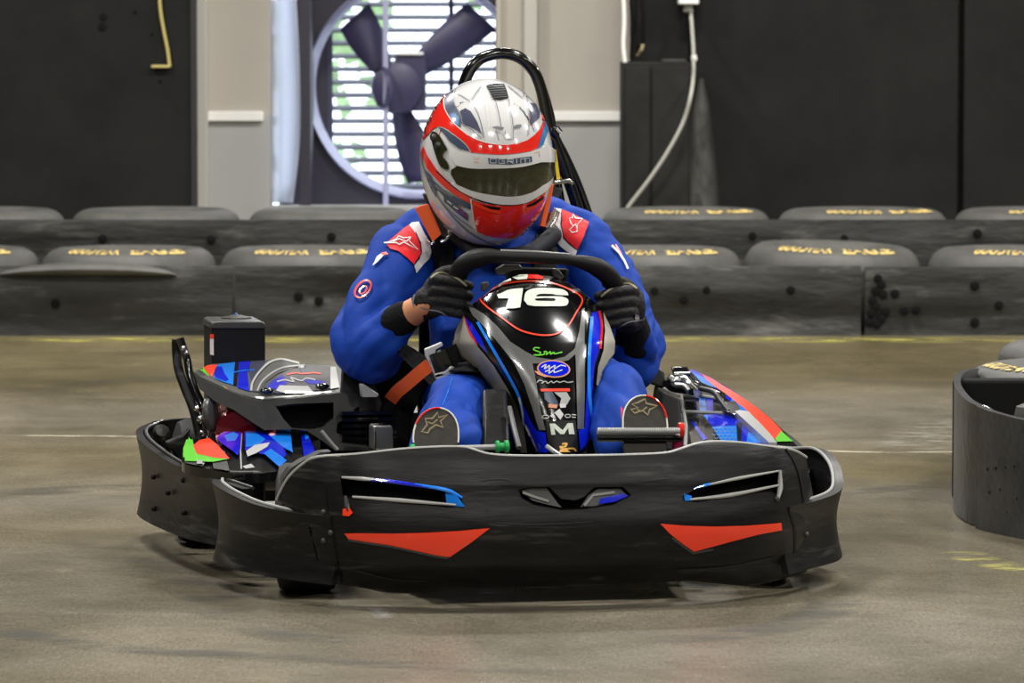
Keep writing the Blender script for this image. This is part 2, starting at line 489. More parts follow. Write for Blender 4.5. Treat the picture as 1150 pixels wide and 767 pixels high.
# ================================================================== the hall
YW = 20.0                                   # back wall plane
YP = 19.5                                   # dark panels in front of it
x0, x1, y0, y1, hc = -13, 13, -9, YW, 6.0
mb = MB(); mb.box((x0, y0, -.1), (x1, YW + .2, 0), 'concrete'); struct('floor', mb)
mb = MB(); mb.box((x0, y0, hc), (x1, YW + .2, hc + .1), 'ceiling_grey'); struct('ceiling', mb)
mb = MB(); mb.box((x0 - .1, y0, 0), (x0, YW + .2, hc), 'side_wall'); struct('wall_left', mb)
mb = MB(); mb.box((x1, y0, 0), (x1 + .1, YW + .2, hc), 'side_wall'); struct('wall_right', mb)
mb = MB(); mb.box((x0, y0 - .1, 0), (x1, y0, hc), 'side_wall'); struct('wall_front', mb)
wl = W(303, 100, YW).x; wr = W(558, 100, YW).x; zb = W(400, 232, YW).z; zt = 2.35
zr = W(400, 130, YW).z                      # height of the white rail
mb = MB()
for a, b in ((x0, wl), (wr, x1)):
    mb.box((a, YW, 0), (b, YW + .2, zr), 'wall_lower'); mb.box((a, YW, zr), (b, YW + .2, hc), 'wall_upper')
mb.box((wl, YW, 0), (wr, YW + .2, zb), 'wall_lower'); mb.box((wl, YW, zt), (wr, YW + .2, hc), 'wall_upper')
struct('wall_back', mb)
mb = MB(); r0 = W(232, 130, YW).x
mb.box((r0, YW - .025, W(0,136,YW).z), (wl - .03, YW, W(0,125,YW).z), 'trim_white'); struct('trim_1', mb, bevel=.004)
mb = MB(); mb.box((W(606,0,YW).x, YW - .025, W(0,136,YW).z), (W(702,0,YW).x, YW, W(0,125,YW).z), 'trim_white'); struct('trim_2', mb, bevel=.004)
mb = MB(); mb.box((W(217,0,YW-.1).x, YW - .1, 0), (W(232,0,YW-.1).x, YW, hc), 'column_paint'); struct('trim_3', mb, bevel=.006)
mb = MB(); mb.box((W(588,0,YW-.06).x, YW - .06, 0), (W(604,0,YW-.06).x, YW, hc), 'column_paint'); struct('trim_4', mb, bevel=.006)
mb = MB(); mb.box((W(557,0,YW-.03).x, YW - .03, 0), (W(563,0,YW-.03).x, YW, hc), 'wall_upper'); struct('trim_5', mb, bevel=.004)

# dark boards standing before the wall
def board(name, xa, xb, za, zb_, y, label, seams=(), th=.06, grp=None):
    c = ((xa + xb) / 2)
    mb = MB(); mb.box((xa, y, za), (xb, y + th, zb_), 'panel_black')
    o = obj(name, mb, None, T(c, y, za), bevel=.005)
    tag(o, label, 'wall panel', grp); return o
xl = W(215, 0, YP).x
o = board('wall_panel', -8.2, xl, 0, 5.9, YP, 'wide black painted board left of the fan, carrying a short yellow cable')
e = MB(); e.box((xl - .004, YP - .012, 0), (xl + .02, YP + .06, 5.9), 'panel_edge'); obj('edge_strip', e, o)
e = MB()
for (px, py, r) in ((116, 19, .016), (115, 30, .018), (152, 13, .008), (171, 38, .006), (180, 91, .007)):
    p = W(px, py, YP); e.lathe([(0.001, -.006), (r, -.005), (r, .0)], p, 'belt_dark', 14, Vector((0,1,0)), caps=True)
obj('bolt_hole', e, o)
xs = W(1080, 0, YP).x
WP2 = board('wall_panel', W(775,0,YP).x, xs - .012, 0, 5.9, YP, 'wide dark board right of the dangling grey cable, with a small pale scratch')
dp = MB(); zz = [W(0, y, YP).z for y in (236, 200, 160, 120, 88)]; ws = (.085, .075, .06, .04, .012)
dp.grid([[Vector((W(788,0,YP).x + k * w_, YP - .003, z)) for k in (-1,-.6,-.2,.2,.6,1)] for z, w_ in zip(zz, ws)], 'dust')
DUST = dp
board('wall_panel', xs + .012, 8.4, 0, 5.9, YP, 'dark board at the right edge, beyond the vertical seam')
board('wall_panel', W(708,0,YP).x, W(775,0,YP).x, 0, 5.9, YP + .02, 'narrow dark board directly behind the tall black cabinet')
do = obj('dust_streak', DUST, WP2, recalc=False); at = do.data.attributes.new('edge', 'FLOAT', 'POINT')
at.data.foreach_set('value', [(0, .5, 1, 1, .5, 0)[k % 6] * (1, 1, 1, .9, .4)[k // 6] for k in range(30)])
# low black cabinet
CB = root('cabinet', 'tall black cabinet under the grey cable, standing behind the tyre barrier', 'cabinet', T(W(737,0,YP-.5).x, YP - .3, 0))
ca = W(699, 70, YP - .5); cb = W(776, 70, YP - .5); mid = W(731, 70, YP - .5)
e = MB(); e.box((ca.x, YP - .5, .0), (cb.x, YP - .04, ca.z), 'cabinet_black'); obj('body', e, CB, bevel=.006)
e = MB(); e.box((ca.x + .012, YP - .515, .06), (mid.x - .006, YP - .5, ca.z - .02), 'cabinet_black'); obj('door', e, CB, bevel=.003)
e = MB(); e.box((mid.x + .006, YP - .515, .06), (cb.x - .012, YP - .5, ca.z - .02), 'cabinet_black'); obj('door', e, CB, bevel=.003)
e = MB(); e.box((mid.x + .05, YP - .5, ca.z), (cb.x - .02, YP - .2, ca.z + .012), 'grey_plastic'); obj('tray', e, CB, bevel=.002)
# grey dangling cable and its junction box
yc = YP - .56
JB = root('junction_box', 'small pale junction box above the black cabinet at the top edge', 'junction box', T(W(773,0,YP-.05).x, YP, W(0,2,YP).z))
e = MB(); p = W(773, 2, YP - .06); e.box((p.x - .045, YP - .12, p.z - .012), (p.x + .045, YP, p.z + .16), 'trim_white'); obj('housing', e, JB, bevel=.006)
e = MB(); e.lathe([(.02,0),(.022,-.03),(.012,-.035)], (p.x, YP - .06, p.z - .012), 'cable_grey', 16, caps=True); obj('gland', e, JB)
pts = [(775,6,YP-.06),(777,30,YP-.1),(779,65,YP-.3),(777,100,yc-.02),(768,135,yc-.03),(750,170,yc-.03),(728,203,yc-.02),(703,236,yc),(690,262,yc)]
e = MB(); e.tube(curve2([tuple(W(*p)) for p in pts], 8), .0085, 'cable_grey', 10)
e.lathe([(.013,-.012),(.013,.012)], W(779.5, 65, YP-.3), 'trim_white', 12, Vector((0,0,1)), caps=True)
tag(obj('power_cable', e), 'grey cable curving down across the black cabinet from the junction box', 'cable')
pts = [(178,-25),(180,10),(184,35),(188,55),(190.5,75)]
e = MB(); e.tube(curve2([tuple(W(a,b,YP-.02)) for a,b in pts], 8), .007, 'cable_yellow', 10)
tag(obj('hanging_cable', e), 'short yellow cable hanging down the black board at upper left', 'cable')
e = MB(); e.box((W(170,0,YP).x, YP-.03, W(0,76,YP).z), (W(190,0,YP).x, YP, W(0,73,YP).z), 'cable_yellow')
tag(obj('cable_clip', e, bevel=.002), 'flat pale clip at the lower end of the yellow cable', 'clip')
pts = [(699,-20),(701,20),(700,50),(702,72)]
e = MB(); e.tube(curve2([tuple(W(a,b,YP-.45)) for a,b in pts], 6), .009, 'trim_white', 10)
tag(obj('thin_conduit', e), 'thin pale conduit running down to the top left of the black cabinet', 'conduit')
e = MB()
for k,(a,b) in enumerate((((708,-10),(709,66)),((714,-10),(712,40)),((720,-10),(722,50)),((722,50),(716,62)),((712,40),(717,62)))):
    e.tube([W(*a, YP-.1), W((a[0]+b[0])/2+1.5,(a[1]+b[1])/2,YP-.12), W(*b, YP-.1)], .008, 'belt_dark' if k != 3 else 'tan', 8)
tag(obj('cable_bundle', e), 'loose dark cables hanging above the left end of the black cabinet', 'cable')

# ------------------------------------------------------------------ exhaust fan in the wall opening
YF = YW + .45
cx, cz = W(469,98,YF).x, W(469,98,YF).z; s = px_size(Vector((cx,YF,cz))); r = 125 / s
FN = root('exhaust_fan', 'large wall exhaust fan with louvred shutter, daylight shining through it', 'fan', T(cx, YF, zb))
def ringplate(r, ax, bx, az, bz, n=64):
    V = []; Fc = []
    for j in range(n):
        q = 2 * math.pi * j / n; c, sn = math.cos(q), math.sin(q)
        V.append((cx + r * c, cz + r * sn))
        t = min(((bx - cx) / c if c > 1e-6 else ((ax - cx) / c if c < -1e-6 else 1e9)), ((bz - cz) / sn if sn > 1e-6 else ((az - cz) / sn if sn < -1e-6 else 1e9)))
        V.append((cx + t * c, cz + t * sn))
    return V, [[2*j, 2*j+1, (2*j+3) % (2*n), (2*j+2) % (2*n)] for j in range(n)]
V, Fc = ringplate(r, W(335,0,YF).x, cx + r + .12, zb - .25, cz + r + .1)
e = MB(); n = len(V)
e.add([(a, YF, b) for a, b in V], Fc, 'fan_frame'); e.add([(a, YF + .03, b) for a, b in V], Fc, 'fan_frame')
obj('frame', e, FN, recalc=False)
e = MB(); e.lathe([(r * 1.0, -.03), (r * .985, -.05), (r * .96, 0), (r*.93, .16), (r * .945, .17), (r*1.0, .03)], (cx, YF, cz), 'fan_ring', 72, Vector((0,1,0)), cv=True)
obj('ring', e, FN)
YM = YF + .1
hx, hz = W(447,98,YM).x, W(447,98,YM).z
e = MB(); e.lathe([(.001,-.14),(.08,-.14),(.115,-.12),(.125,-.05),(.12,.06),(.001,.07)], (hx, YM, hz), 'fan_black', 32, Vector((0,1,0)), caps=True)
obj('motor', e, FN)
e = MB(); a = W(426,62,YM-.12); b = W(478,130,YM-.12); e.box((a.x+.07, YM-.1, b.z+.02), (b.x, YM+.05, a.z), 'fan_black'); e.box((a.x+.08, YM-.12, a.z), (b.x-.01, YM+.0, a.z+.014), 'trim_white')  # white top strip paints the lit edge of the housing
obj('motor_housing', e, FN, bevel=.008)
e = MB(); p = W(425,98,YM-.12); e.lathe([(.09,-.015),(.098,-.0),(.09,.015),(.082,0)], (p.x+.02, YM-.13, p.z), 'fan_black', 32, Vector((1,0.4,0)), cv=True)
obj('pulley', e, FN)
for ang in (132, 48, 275):
    e = MB(); q = R(ang); d = Vector((math.cos(q), 0, math.sin(q))); t = Vector((-d.z, 0, d.x)); rows = []
    for k in range(9):
        u = k / 8; rad = .08 + u * (r * .86 - .08); w = .07 + (.055 if ang == 128 else .11) * math.sin(min(1, u * 1.1) * math.pi * .55)
        c0 = Vector((hx, YM + .02, hz)) + (Vector((cx - hx, 0, cz - hz)) * u) + d * rad
        rows.append([c0 - t * w * .5 + Vector((0, .03 * (1 - u), 0)), c0 + Vector((0, -.006, 0)), c0 + t * w * .5 - Vector((0, .04 * (1 - u), 0))])
    e.grid(rows, 'fan_black'); o = obj('blade', e, FN); sd = o.modifiers.new('t', 'SOLIDIFY'); sd.thickness = .006
e = MB(); e.box((W(430,0,YF-.02).x, YF - .05, zb - .05), (W(436,0,YF-.02).x, YF - .02, cz + r), 'fan_ring'); obj('post', e, FN, bevel=.003)
YS = YF + .28
e = MB(); 
for px in (368, 504):
    p = W(px, 0, YS); e.box((p.x, YS, zb - .1), (p.x + .022, YS + .03, cz + r), 'louvre')
e.box((W(556,0,YS).x, YS, zb-.1), (W(600,0,YS).x, YS+.03, cz+r), 'louvre')
p = W(0, 212, YS); e.box((W(360,0,YS).x, YS, zb-.3), (W(600,0,YS).x, YS+.03, p.z), 'fan_frame')
e.box((W(337,0,YS).x-.1, YS, zb-.3), (W(368,0,YS).x, YS+.03, cz+r), 'fan_frame')
obj('shutter_frame', e, FN, bevel=.002)
py = -8
while py < 212:
    e = MB(); p = W(372, py, YS); q = W(556, py, YS)
    e.hexa([Vector(v) for v in ((p.x,YS,p.z-.004),(q.x,YS,p.z-.004),(q.x,YS+.05,p.z+.012),(p.x,YS+.05,p.z+.012),(p.x,YS,p.z+.004),(q.x,YS,p.z+.004),(q.x,YS+.05,p.z+.02),(p.x,YS+.05,p.z+.02))], 'louvre')
    obj('slat', e, FN); py += 14.6
# frosted daylight strip between wall and fan
e = MB(); rows = []
za, zc = W(0,228,YW+.1).z, W(0,-40,YW+.1).z
for k in range(13):
    u = k / 12; z = za + (zc - za) * u; pyk = 228 - u * 268
    wpx = interp(pyk, [(-40, 331), (60, 336), (130, 338), (180, 335), (228, 329)])
    a = W(304, pyk, YW + .1).x; b = W(wpx, pyk, YW + .1).x
    rows.append([Vector((a + (b - a) * t, YW + .1 + .03 * math.sin(t * math.pi), z)) for t in (0, .2, .4, .6, .8, 1)])
e.grid(rows, 'frosted'); o = struct('window_1', e); sd = o.modifiers.new('t', 'SOLIDIFY'); sd.thickness = .004
e = MB(); a = W(336,0,YW+.12).x; e.box((a, YW + .1, zb - .05), (a + .05, YF + .02, zt), 'fan_frame'); struct('trim_6', e)
# trees outside, seen between the slats
e = MB(); rnd = random.Random(3)
for k in range(2600):
    c = Vector((rnd.uniform(-3.2, 1.6), rnd.uniform(23.5, 25.5), rnd.uniform(-.2, 1.9) ** 1 if rnd.random() < .55 else rnd.uniform(.2, 3.0)))
    if noise.noise(c * 1.1) < -.02: continue
    a = rnd.uniform(0, 6.28); u = Vector((math.cos(a), rnd.uniform(-.5,.5), math.sin(a))) * rnd.uniform(.04, .09); w = Vector((-u.z, rnd.uniform(-.04,.04), u.x)) * .5
    e.add([c - u, c + w, c + u, c - w], [[0,1,2,3]], 'leaf')
o = tag(obj('foliage', e, None, T(-.8, 24.5, 0), recalc=False), 'pale green leaves of trees outside, seen through the fan shutter', 'foliage'); o['kind'] = 'stuff'

# ------------------------------------------------------------------ tyre barriers
def tyre_prof(h, Ro=.345):
    pts = [(Ro-.125, .04*h/.29), (Ro-.145, h*.14), (Ro-.13, h*.10), (Ro-.08, .0), (Ro-.03, h*.06), (Ro-.004, h*.2), (Ro, h*.35), (Ro, h*.65), (Ro-.004, h*.8), (Ro-.03, h*.94), (Ro-.08, h), (Ro-.13, h*.9), (Ro-.145, h*.86), (Ro-.14, h*.78), (Ro-.10, h*.74), (Ro-.06, h*.5), (Ro-.10, h*.2), (Ro-.125, .04*h/.29)]
    return curve2(pts[:-1], 3, True)
def arc_text(mb, txt, a0, r0, r1, zfn, h, width_ang, m):
    V, Fc = text_geo(txt, 0, .035)
    A = []
    for x, y in V:
        q = a0 + x * width_ang; rr = r0 + (r1 - r0) * (.5 - y) ** 1 if False else r1 + (r0 - r1) * (y + .5)
        A.append(Vector((rr * math.sin(q), -rr * math.cos(q), zfn(rr))))
    mb.add(A, Fc, m)
def make_tyre(h, letters, M, rot=0, Ro=.338):
    mb = MB(); mb.lathe(tyre_prof(h, Ro), (0,0,0), 'tyre_rubber', 56, cv=True)
    if letters:
        zf = lambda rr: interp(rr, [(Ro-.11, h*.955), (Ro-.08, h), (Ro-.055, h*.985), (Ro-.03, h*.94), (Ro-.014, h*.885), (Ro-.004, h*.8)]) + .004
        for sgn in (0,):
            arc_text(mb, 'GOODYEAR', -.45 + rot + sgn, Ro-.088, Ro-.036, zf, h, .78, 'tyre_yellow')
            arc_text(mb, 'EAGLE', .47 + rot + sgn, Ro-.088, Ro-.036, zf, h, .78, 'tyre_yellow')
    mb2 = MB(); mb2.v = [M @ v for v in mb.v]; mb2.f = mb.f; mb2.m = mb.m; mb2.mats = mb.mats
    return obj('tyre', mb2, None, M, recalc=False)
YB = 16.72
front = [(-55, 'leftmost'), (144, ''), (345, ''), (545, ''), (735, ''), (933, ''), (1142, '')]
flab = ['yellow-lettered racing tyre cut off by the left edge, front row of barrier',
        'yellow-lettered racing tyre in the front barrier row, under the board with the yellow cable',
        'yellow-lettered racing tyre in the front barrier row, below the fan and left of the driver',
        None,
        'yellow-lettered racing tyre in the front barrier row, just right of the driver shoulder',
        'slightly tilted yellow-lettered racing tyre in the front barrier row, middle of the right half',
        'yellow-lettered racing tyre in the front barrier row at the right edge']
tilt = {5: (1.5, -1.8)}
for i, (px, _) in enumerate(front):
    if flab[i] is None: continue
    x = W(px, 285, YB + .345).x
    tx, ty = tilt.get(i, (0, 0))
    M = T(x, YB + .385, .0) @ Matrix.Rotation(R(tx), 4, 'X') @ Matrix.Rotation(R(-ty), 4, 'Y')
    if ty: M = T(0, 0, .012) @ M
    o = make_tyre(.312, True, M, [.1,.02,.12,0,.05,-.02,.15][i])
    tag(o, flab[i], 'tyre', 'lettered racing tyres in the front row of the far barrier')
# low tyre whose top shoulder pokes over the left belt
e = MB(); a, b_ = W(-4, 304, YB - .02), W(199, 304, YB - .02); rows = []
for i in range(41):
    u = i / 40; h_ = .052 * math.sin(math.pi * u) ** .55; x = a.x + (b_.x - a.x) * u; rows.append([Vector((x, YB + .02 - (.055 * math.sin(math.pi * u) ** .5) * math.cos(q) - .02, .226 + h_ * .5 + h_ * .5 * math.sin(q))) for q in (2 * math.pi * k / 14 for k in range(14))])
e.grid(rows, 'tyre_rubber', cu=True, caps=True)
tag(obj('rubber_flap', e, None, T((a.x + b_.x) / 2, YB, .226)), 'plain bulging rubber lip squeezed over the belt at the left end of the barrier', 'rubber lip')
backs = [(-22, 'second-row tyre at the left edge, behind the first lettered tyre', 0), (176, 'second-row tyre below the board with the yellow cable', 0), (374, 'second-row tyre below the round fan, left of the helmet', 0),
         (572, 'second-row tyre directly behind the driver', 0), (770, 'second-row tyre below and right of the cabinet, worn yellow lettering', 1), (968, 'second-row tyre left of the vertical board seam, yellow lettering', 1), (1166, 'second-row tyre at the right edge with yellow lettering', 1)]
for i, (px, lb, let) in enumerate(backs):
    x = W(px, 240, YB + 1.1).x
    o = make_tyre(.217, bool(let), T(x, YB + 1.08, .217), .05 * i); tag(o, lb, 'tyre', 'tyres in the second row of the far barrier')
    o = make_tyre(.217, False, T(x, YB + 1.08, 0)); tag(o, 'lower ' + lb.replace('second-row tyre', 'tyre under the second-row tyre'), 'tyre', 'tyres in the second row of the far barrier')
    if not let: pass
def belt(name, xa, xb, y, zt, label, seed=0, th=.025, zb=.0, slope=0, bolts=()):
    M = T((xa + xb) / 2, y, 0); e = MB(); n = max(6, int((xb - xa) / .06)); rows = []
    for i in range(n + 1):
        x = xa + (xb - xa) * i / n; row = []
        for k in range(11):
            z = zb + (zt + slope * (i / n) - zb) * k / 10
            d = .018 * noise.noise(Vector((x * 1.3, z * 9, seed))) + .006 * noise.noise(Vector((x * 4, z * 20, seed + 5)))
            if k == 10: d += .008
            row.append(Vector((x, y + d, z)))
        row.append(Vector((x, y + th, zt + slope * (i / n)))); row.append(Vector((x, y + th, zb))); rows.append(row)
    e.grid(rows, 'belt', cu=True, caps=True)
    o = obj(name, e, None, M, sharp=50)
    tag(o, label, 'barrier belt', 'dark rubber belts along the far tyre barrier')
    bb = 0
    for (px, py) in bolts:
        p = W(px, py, y - .006); e = MB(); e.lathe([(.001,-.006),(.016,-.004),(.018,.012)], p, 'belt_dark', 12, Vector((0,1,0)), caps=True); obj('bolt', e, o)
    return o
xw = lambda px, Y: W(px, 300, Y).x
belt('barrier_belt', xw(-60,YB), xw(262,YB)-.004, YB, .262, 'dark rubber belt facing the left end of the tyre barrier', 1, bolts=((62,341),))
midb = belt('barrier_belt', xw(264,YB), xw(969,YB)-.006, YB, .262, 'long dark rubber belt of the barrier running behind the kart', 2, bolts=((335,333),(358,338),(735,327),(768,337),(793,326),(888,326)))
belt('barrier_belt', xw(972,YB), xw(1210,YB), YB + .012, .258, 'dark rubber belt at the right end of the barrier, peppered with small holes', 3,
     bolts=[(986,313),(990,320),(983,327),(992,331),(980,338),(984,345),(979,352),(995,350),(990,358),(1005,330),(1016,349),(1029,348),(1095,321),(1122,343),(1095,362),(985,364),(976,362)])
YB2 = YB + .72
belt('barrier_belt', xw(-60,YB2), xw(620,YB2), YB2, .405, 'upper rear rubber belt behind the front tyres, left of the driver', 4, zb=.03, bolts=((115,268),(237,269),(372,266)))
belt('barrier_belt', xw(622,YB2), xw(1210,YB2), YB2, .405, 'upper rear rubber belt behind the front tyres, right of the driver', 5, zb=.03, bolts=((845,265),(948,268),(1098,262)))

e = MB(); e.sheet([(715,326),(719,325),(725,330),(725,332),(719,336),(715,335),(719,331)], lambda x, y: W(x, y, YB - .012), 'yellow', back=Vector((0,.004,0)), L=0); obj('chevron_mark', e, midb)
# ------------------------------------------------------------------ near barrier corner at the right edge
pth = []
for px, Yd, ztop in ((1092, 11.25, .29), (1077, 11.0, .30), (1071, 10.75, .30), (1074, 10.55, .295), (1085, 10.38, .283), (1101, 10.27, .275)):
    pth.append((px, Yd, ztop))
def nb(pts): return [tuple(v) for v in curve2([(W(a,500,b).x, b, c) for a,b,c in pts], 5)]
e = MB(); P = [(x, y, .004, z) for x, y, z in nb(pth)]; e.ribbon(P, 'near_belt', .014, bulge=0)
NB = tag(obj('corner_belt', e, None, T(P[8][0], P[8][1], 0)), 'curved dark rubber belt around the near barrier corner at the right edge', 'barrier belt')
e = MB(); P2 = [(x, y, .0, z) for x, y, z in nb([(1096,10.262,.278),(1115,10.17,.272),(1150,10.04,.265),(1200,9.9,.26),(1280,9.75,.26)])]; e.ribbon(P2, 'near_belt', .014)
o = tag(obj('corner_belt', e, None, T(P2[8][0], P2[8][1], 0)), 'flatter rubber belt with rows of small holes, right of the curved corner belt', 'barrier belt')
for px, py in ((1110,527),(1119,526),(1130,525),(1140,524),(1112,553),(1124,550),(1143,560),(1132,575)):
    d = ray(px, py); yy = interp(px, [(1096,10.262),(1115,10.17),(1150,10.04),(1200,9.9)]); p = W(px, py, yy)
    b = MB(); b.lathe([(.001,-.003),(.004,-.002),(.004,.01)], p, 'belt_dark', 8, Vector((0,1,0)), caps=True); obj('rivet', b, o)
e = MB(); e.tube([W(1096,456,10.33), W(1108,459,10.3), W(1119,464,10.28)], [.006,.007,.004], 'chrome', 8); obj('wire_tie', e, o)
e = MB(); a, b_ = W(1073, 440, 10.85), W(1290, 440, 10.85); e.box((a.x, 10.85, 0), (b_.x, 10.93, W(1100, 427, 10.85).z), 'belt_dark')
tag(obj('inner_belt', e, None, T(a.x + .3, 10.9, 0), bevel=.008), 'straight black rubber board between the curved belt and the lettered tyre at right edge', 'barrier belt')
e = MB(); p = W(1162, 458, 10.6); e.lathe([(.001,-.10),(.036,-.10),(.046,-.05),(.05,.06),(.044,.085),(.02,.095),(.001,.096)], (p.x, p.y, .17), 'tyre_rubber', 24); e.lathe([(.001,0),(.04,0),(.04,.1),(.001,.1)], (p.x, p.y, 0), 'tyre_rubber', 24)
tag(obj('rubber_post', e, None, T(p.x, p.y, 0)), 'rounded grey rubber post cut off by the right edge inside the corner belt', 'post')
for (px, Y, zt_, lab, let) in ((1236, 11.32, .302, 'worn tyre with faded yellow lettering at right edge', 1),
                               (1262, 12.0, .312, 'plain grey tyre behind the near lettered one at right edge', 0)):
    x = W(px, 400, Y).x
    o = make_tyre(zt_/2, bool(let), T(x, Y, zt_/2), -.75); tag(o, lab, 'tyre', 'tyres of the near barrier corner')
    o = make_tyre(zt_/2, False, T(x, Y, 0)); tag(o, 'lowest tyre under the ' + lab, 'tyre', 'tyres of the near barrier corner')

# ------------------------------------------------------------------ paint, scuffs and a painted shadow arc on the floor
def line(name, pts, w, m, lab):
    e = MB(); P = [Vector(p) for p in curve2([tuple(p) for p in pts], 8)]; rows = []
    for i, p in enumerate(P):
        t = (P[min(i+1,len(P)-1)] - P[max(i-1,0)]).normalized(); nn = Vector((-t.y, t.x, 0)) * w / 2
        rows.append([p + nn * k for k in (-1, -.6, -.2, .2, .6, 1)])
    e.grid([[Vector((q.x, q.y, .0015)) for q in r_] for r_ in rows], m)
    o = obj(name, e, recalc=False); o['kind'] = 'structure'
    at = o.data.attributes.new('edge', 'FLOAT', 'POINT'); n = len(P)
    at.data.foreach_set('value', [(0, .75, 1, 1, .75, 0)[k % 6] * min(1, 6 * min(k // 6, n - 1 - k // 6) / n + (.3 if m != 'rubber_mark' else 0)) for k in range(n * 6)])
    return o
line('floor_line', [G(-40,382), G(300,382), G(700,382), G(1200,382)], .30, 'paint_yellow', '')
line('floor_line', [G(-60,488), G(60,490), G(160,491), G(420,497)], .045, 'paint_white', '')
line('floor_line', [G(860,503), G(960,508), G(1068,508), G(1200,506)], .04, 'paint_white', '')
line('floor_line', [G(1075,620), G(1110,632), G(1150,640), G(1230,650)], .12, 'scuff_yellow', '')
line('floor_scuff', [G(1010,505), G(1045,493), G(1080,480), G(1140,470)], .35, 'scuff_white', '')
for pts, w in (([(230,660),(255,690),(330,715),(470,725)], .16), ([(160,610),(190,640),(260,665),(300,668)], .16), ([(700,722),(830,712),(920,690),(950,655)], .14), ([(-20,560),(120,548),(400,556),(700,560)], .2),  # the soft arc left of the kart paints shadow; the rest are tyre marks
               ([(930,560),(1010,548),(1160,540)], .12), ([(-30,700),(100,725),(330,740),(700,760)], .12), ([(-20,440),(200,425),(500,418),(1150,432)], .25)):
    line('tyre_mark_shade', [G(*p) for p in pts], w, 'rubber_mark', '')
# ================================================================== the kart
KM = Matrix.Translation(KL(0, .95, 0)) @ Matrix.Rotation(YAW, 4, 'Z')
KT = root('go_kart', 'black, blue and orange rental go-kart numbered 16, driven across the concrete floor', 'go-kart', KM)
_tab = [(0, 0), (.19, .008), (.35, .045), (.45, .10), (.52, .19), (.57, .30), (.62, .45)]
def prof(x): return smooth_interp(abs(x), _tab)
def BP(px, py, off=0.0, lean=.05):
    yl = .1
    for _ in range(6):
        p = K(px, py, yl); xl = (p - KO).dot(KX)
        z = p.z
        # vertical section: bulges forward at mid height, chin tucked back
        sec = .022 * ((z - .17) / .13) ** 2 + (.02 * max(0, z - .25) / .06)
        if z < .09: sec += .03 * ((.09 - z) / .05) ** 1.3
        # shallow moulded channels
        sec += .006 * math.sin((z - .05) * 42) * (1 if abs(xl) < .45 else .3)
        yl = .7 * (prof(xl) + sec + off) + .3 * yl
    return K(px, py, yl)
top = [(311,561),(316,550),(325,535),(340,521),(356,513),(400,510),(450,504.5),(490,502),(520,502),(532,505),(550,510),(580,512),(640,512),(700,511),(745,509),(762,505),(780,499),(800,496),(830,497),(862,501),(890,505),(905,513)]
bot = [(914,560),(912,600),(906,642),(880,650),(845,659),(800,655),(775,652),(700,656),(640,658),(560,660),(500,661),(470,667),(430,665),(400,659),(385,657),(362,655),(357,628),(352,604),(342,582)]
slotL = [(382,535),(440,540),(500,549),(517,557),(521,568),(505,569),(450,565),(402,560),(385,556)]
slotR = [(768,556),(790,546),(830,537),(872,530),(878,532),(877,556),(868,551),(820,558),(785,563),(769,562)]
emb = [(583,550),(596,547),(617,547),(630,560),(646,562),(656,558),(668,547),(700,547),(709,556),(690,566),(655,571),(632,572),(600,566),(586,558)]
b = MB()
nvec = KY * .014
b.sheet(top + bot, lambda x, y: BP(x, y), 'black_plastic', holes=[slotL, slotR, emb], back=lambda x, y: BP(x, y) + KY * .014, L=5)
bb = BVHTree.FromPolygons(b.v, b.f)
# dark moulded seams; ridge highlights painted as faint grey strokes
for pts, w_, m_ in (([(343,583),(350,604),(356,630),(360,658)], 2.4, 'black_matte'), ([(365,560),(372,590),(378,625),(384,655)], 1.4, 'black_matte'), ([(556,587),(590,589),(630,588),(665,586)], 1.6, 'frame_plastic'), ([(360,545),(366,552),(364,560)], 1.5, 'black_matte'),
                    ([(880,500),(893,520),(900,545),(903,566)], 2.0, 'black_matte'), ([(886,572),(893,600),(890,640)], 1.6, 'black_matte'), ([(400,640),(440,650),(480,652)], 1.3, 'frame_plastic'), ([(760,640),(820,636),(870,625)], 1.3, 'frame_plastic'), ([(540,540),(560,538),(575,540)], 1.0, 'frame_plastic'), ([(720,541),(745,538),(760,536)], 1.0, 'frame_plastic')):
    b.strokes(bb, curve2(pts, 3), w_, m_, .002)
bump = obj('front_bumper', b, KT, sharp=50)
# orange reflective darts
e = MB(); e.decal(bb, [(388,599),(400,598.5),(440,599),(480,598),(515,596),(550,593),(530,608),(505,625),(490,623),(440,612),(392,605)], 'orange_red', .003); e2 = obj('dart_sticker', e, bump, recalc=False)
e = MB(); e.decal(bb, [(741,588),(765,590),(800,591),(840,590),(876,587),(877,595),(850,600),(815,609),(779,619),(766,610),(752,599)], 'orange_red', .003); obj('dart_sticker', e, bump, recalc=False)
e = MB(); e.strokes(bb, [(392,606),(440,613),(490,624),(503,626)], 2.2, 'grey_plastic', .004); obj('dart_edge', e, bump, recalc=False)
e = MB(); e.strokes(bb, [(754,603),(766,612),(778,620.5),(800,616)], 2.2, 'grey_plastic', .004); obj('dart_edge', e, bump, recalc=False)
# rolled top rim, its highlight line put into the pale colour
e = MB(); e.tube([BP(x, y + .5, .004) for x, y in curve2(top, 4)], .0038, 'worn_edge_highlight', 8)
obj('rim', e, bump)
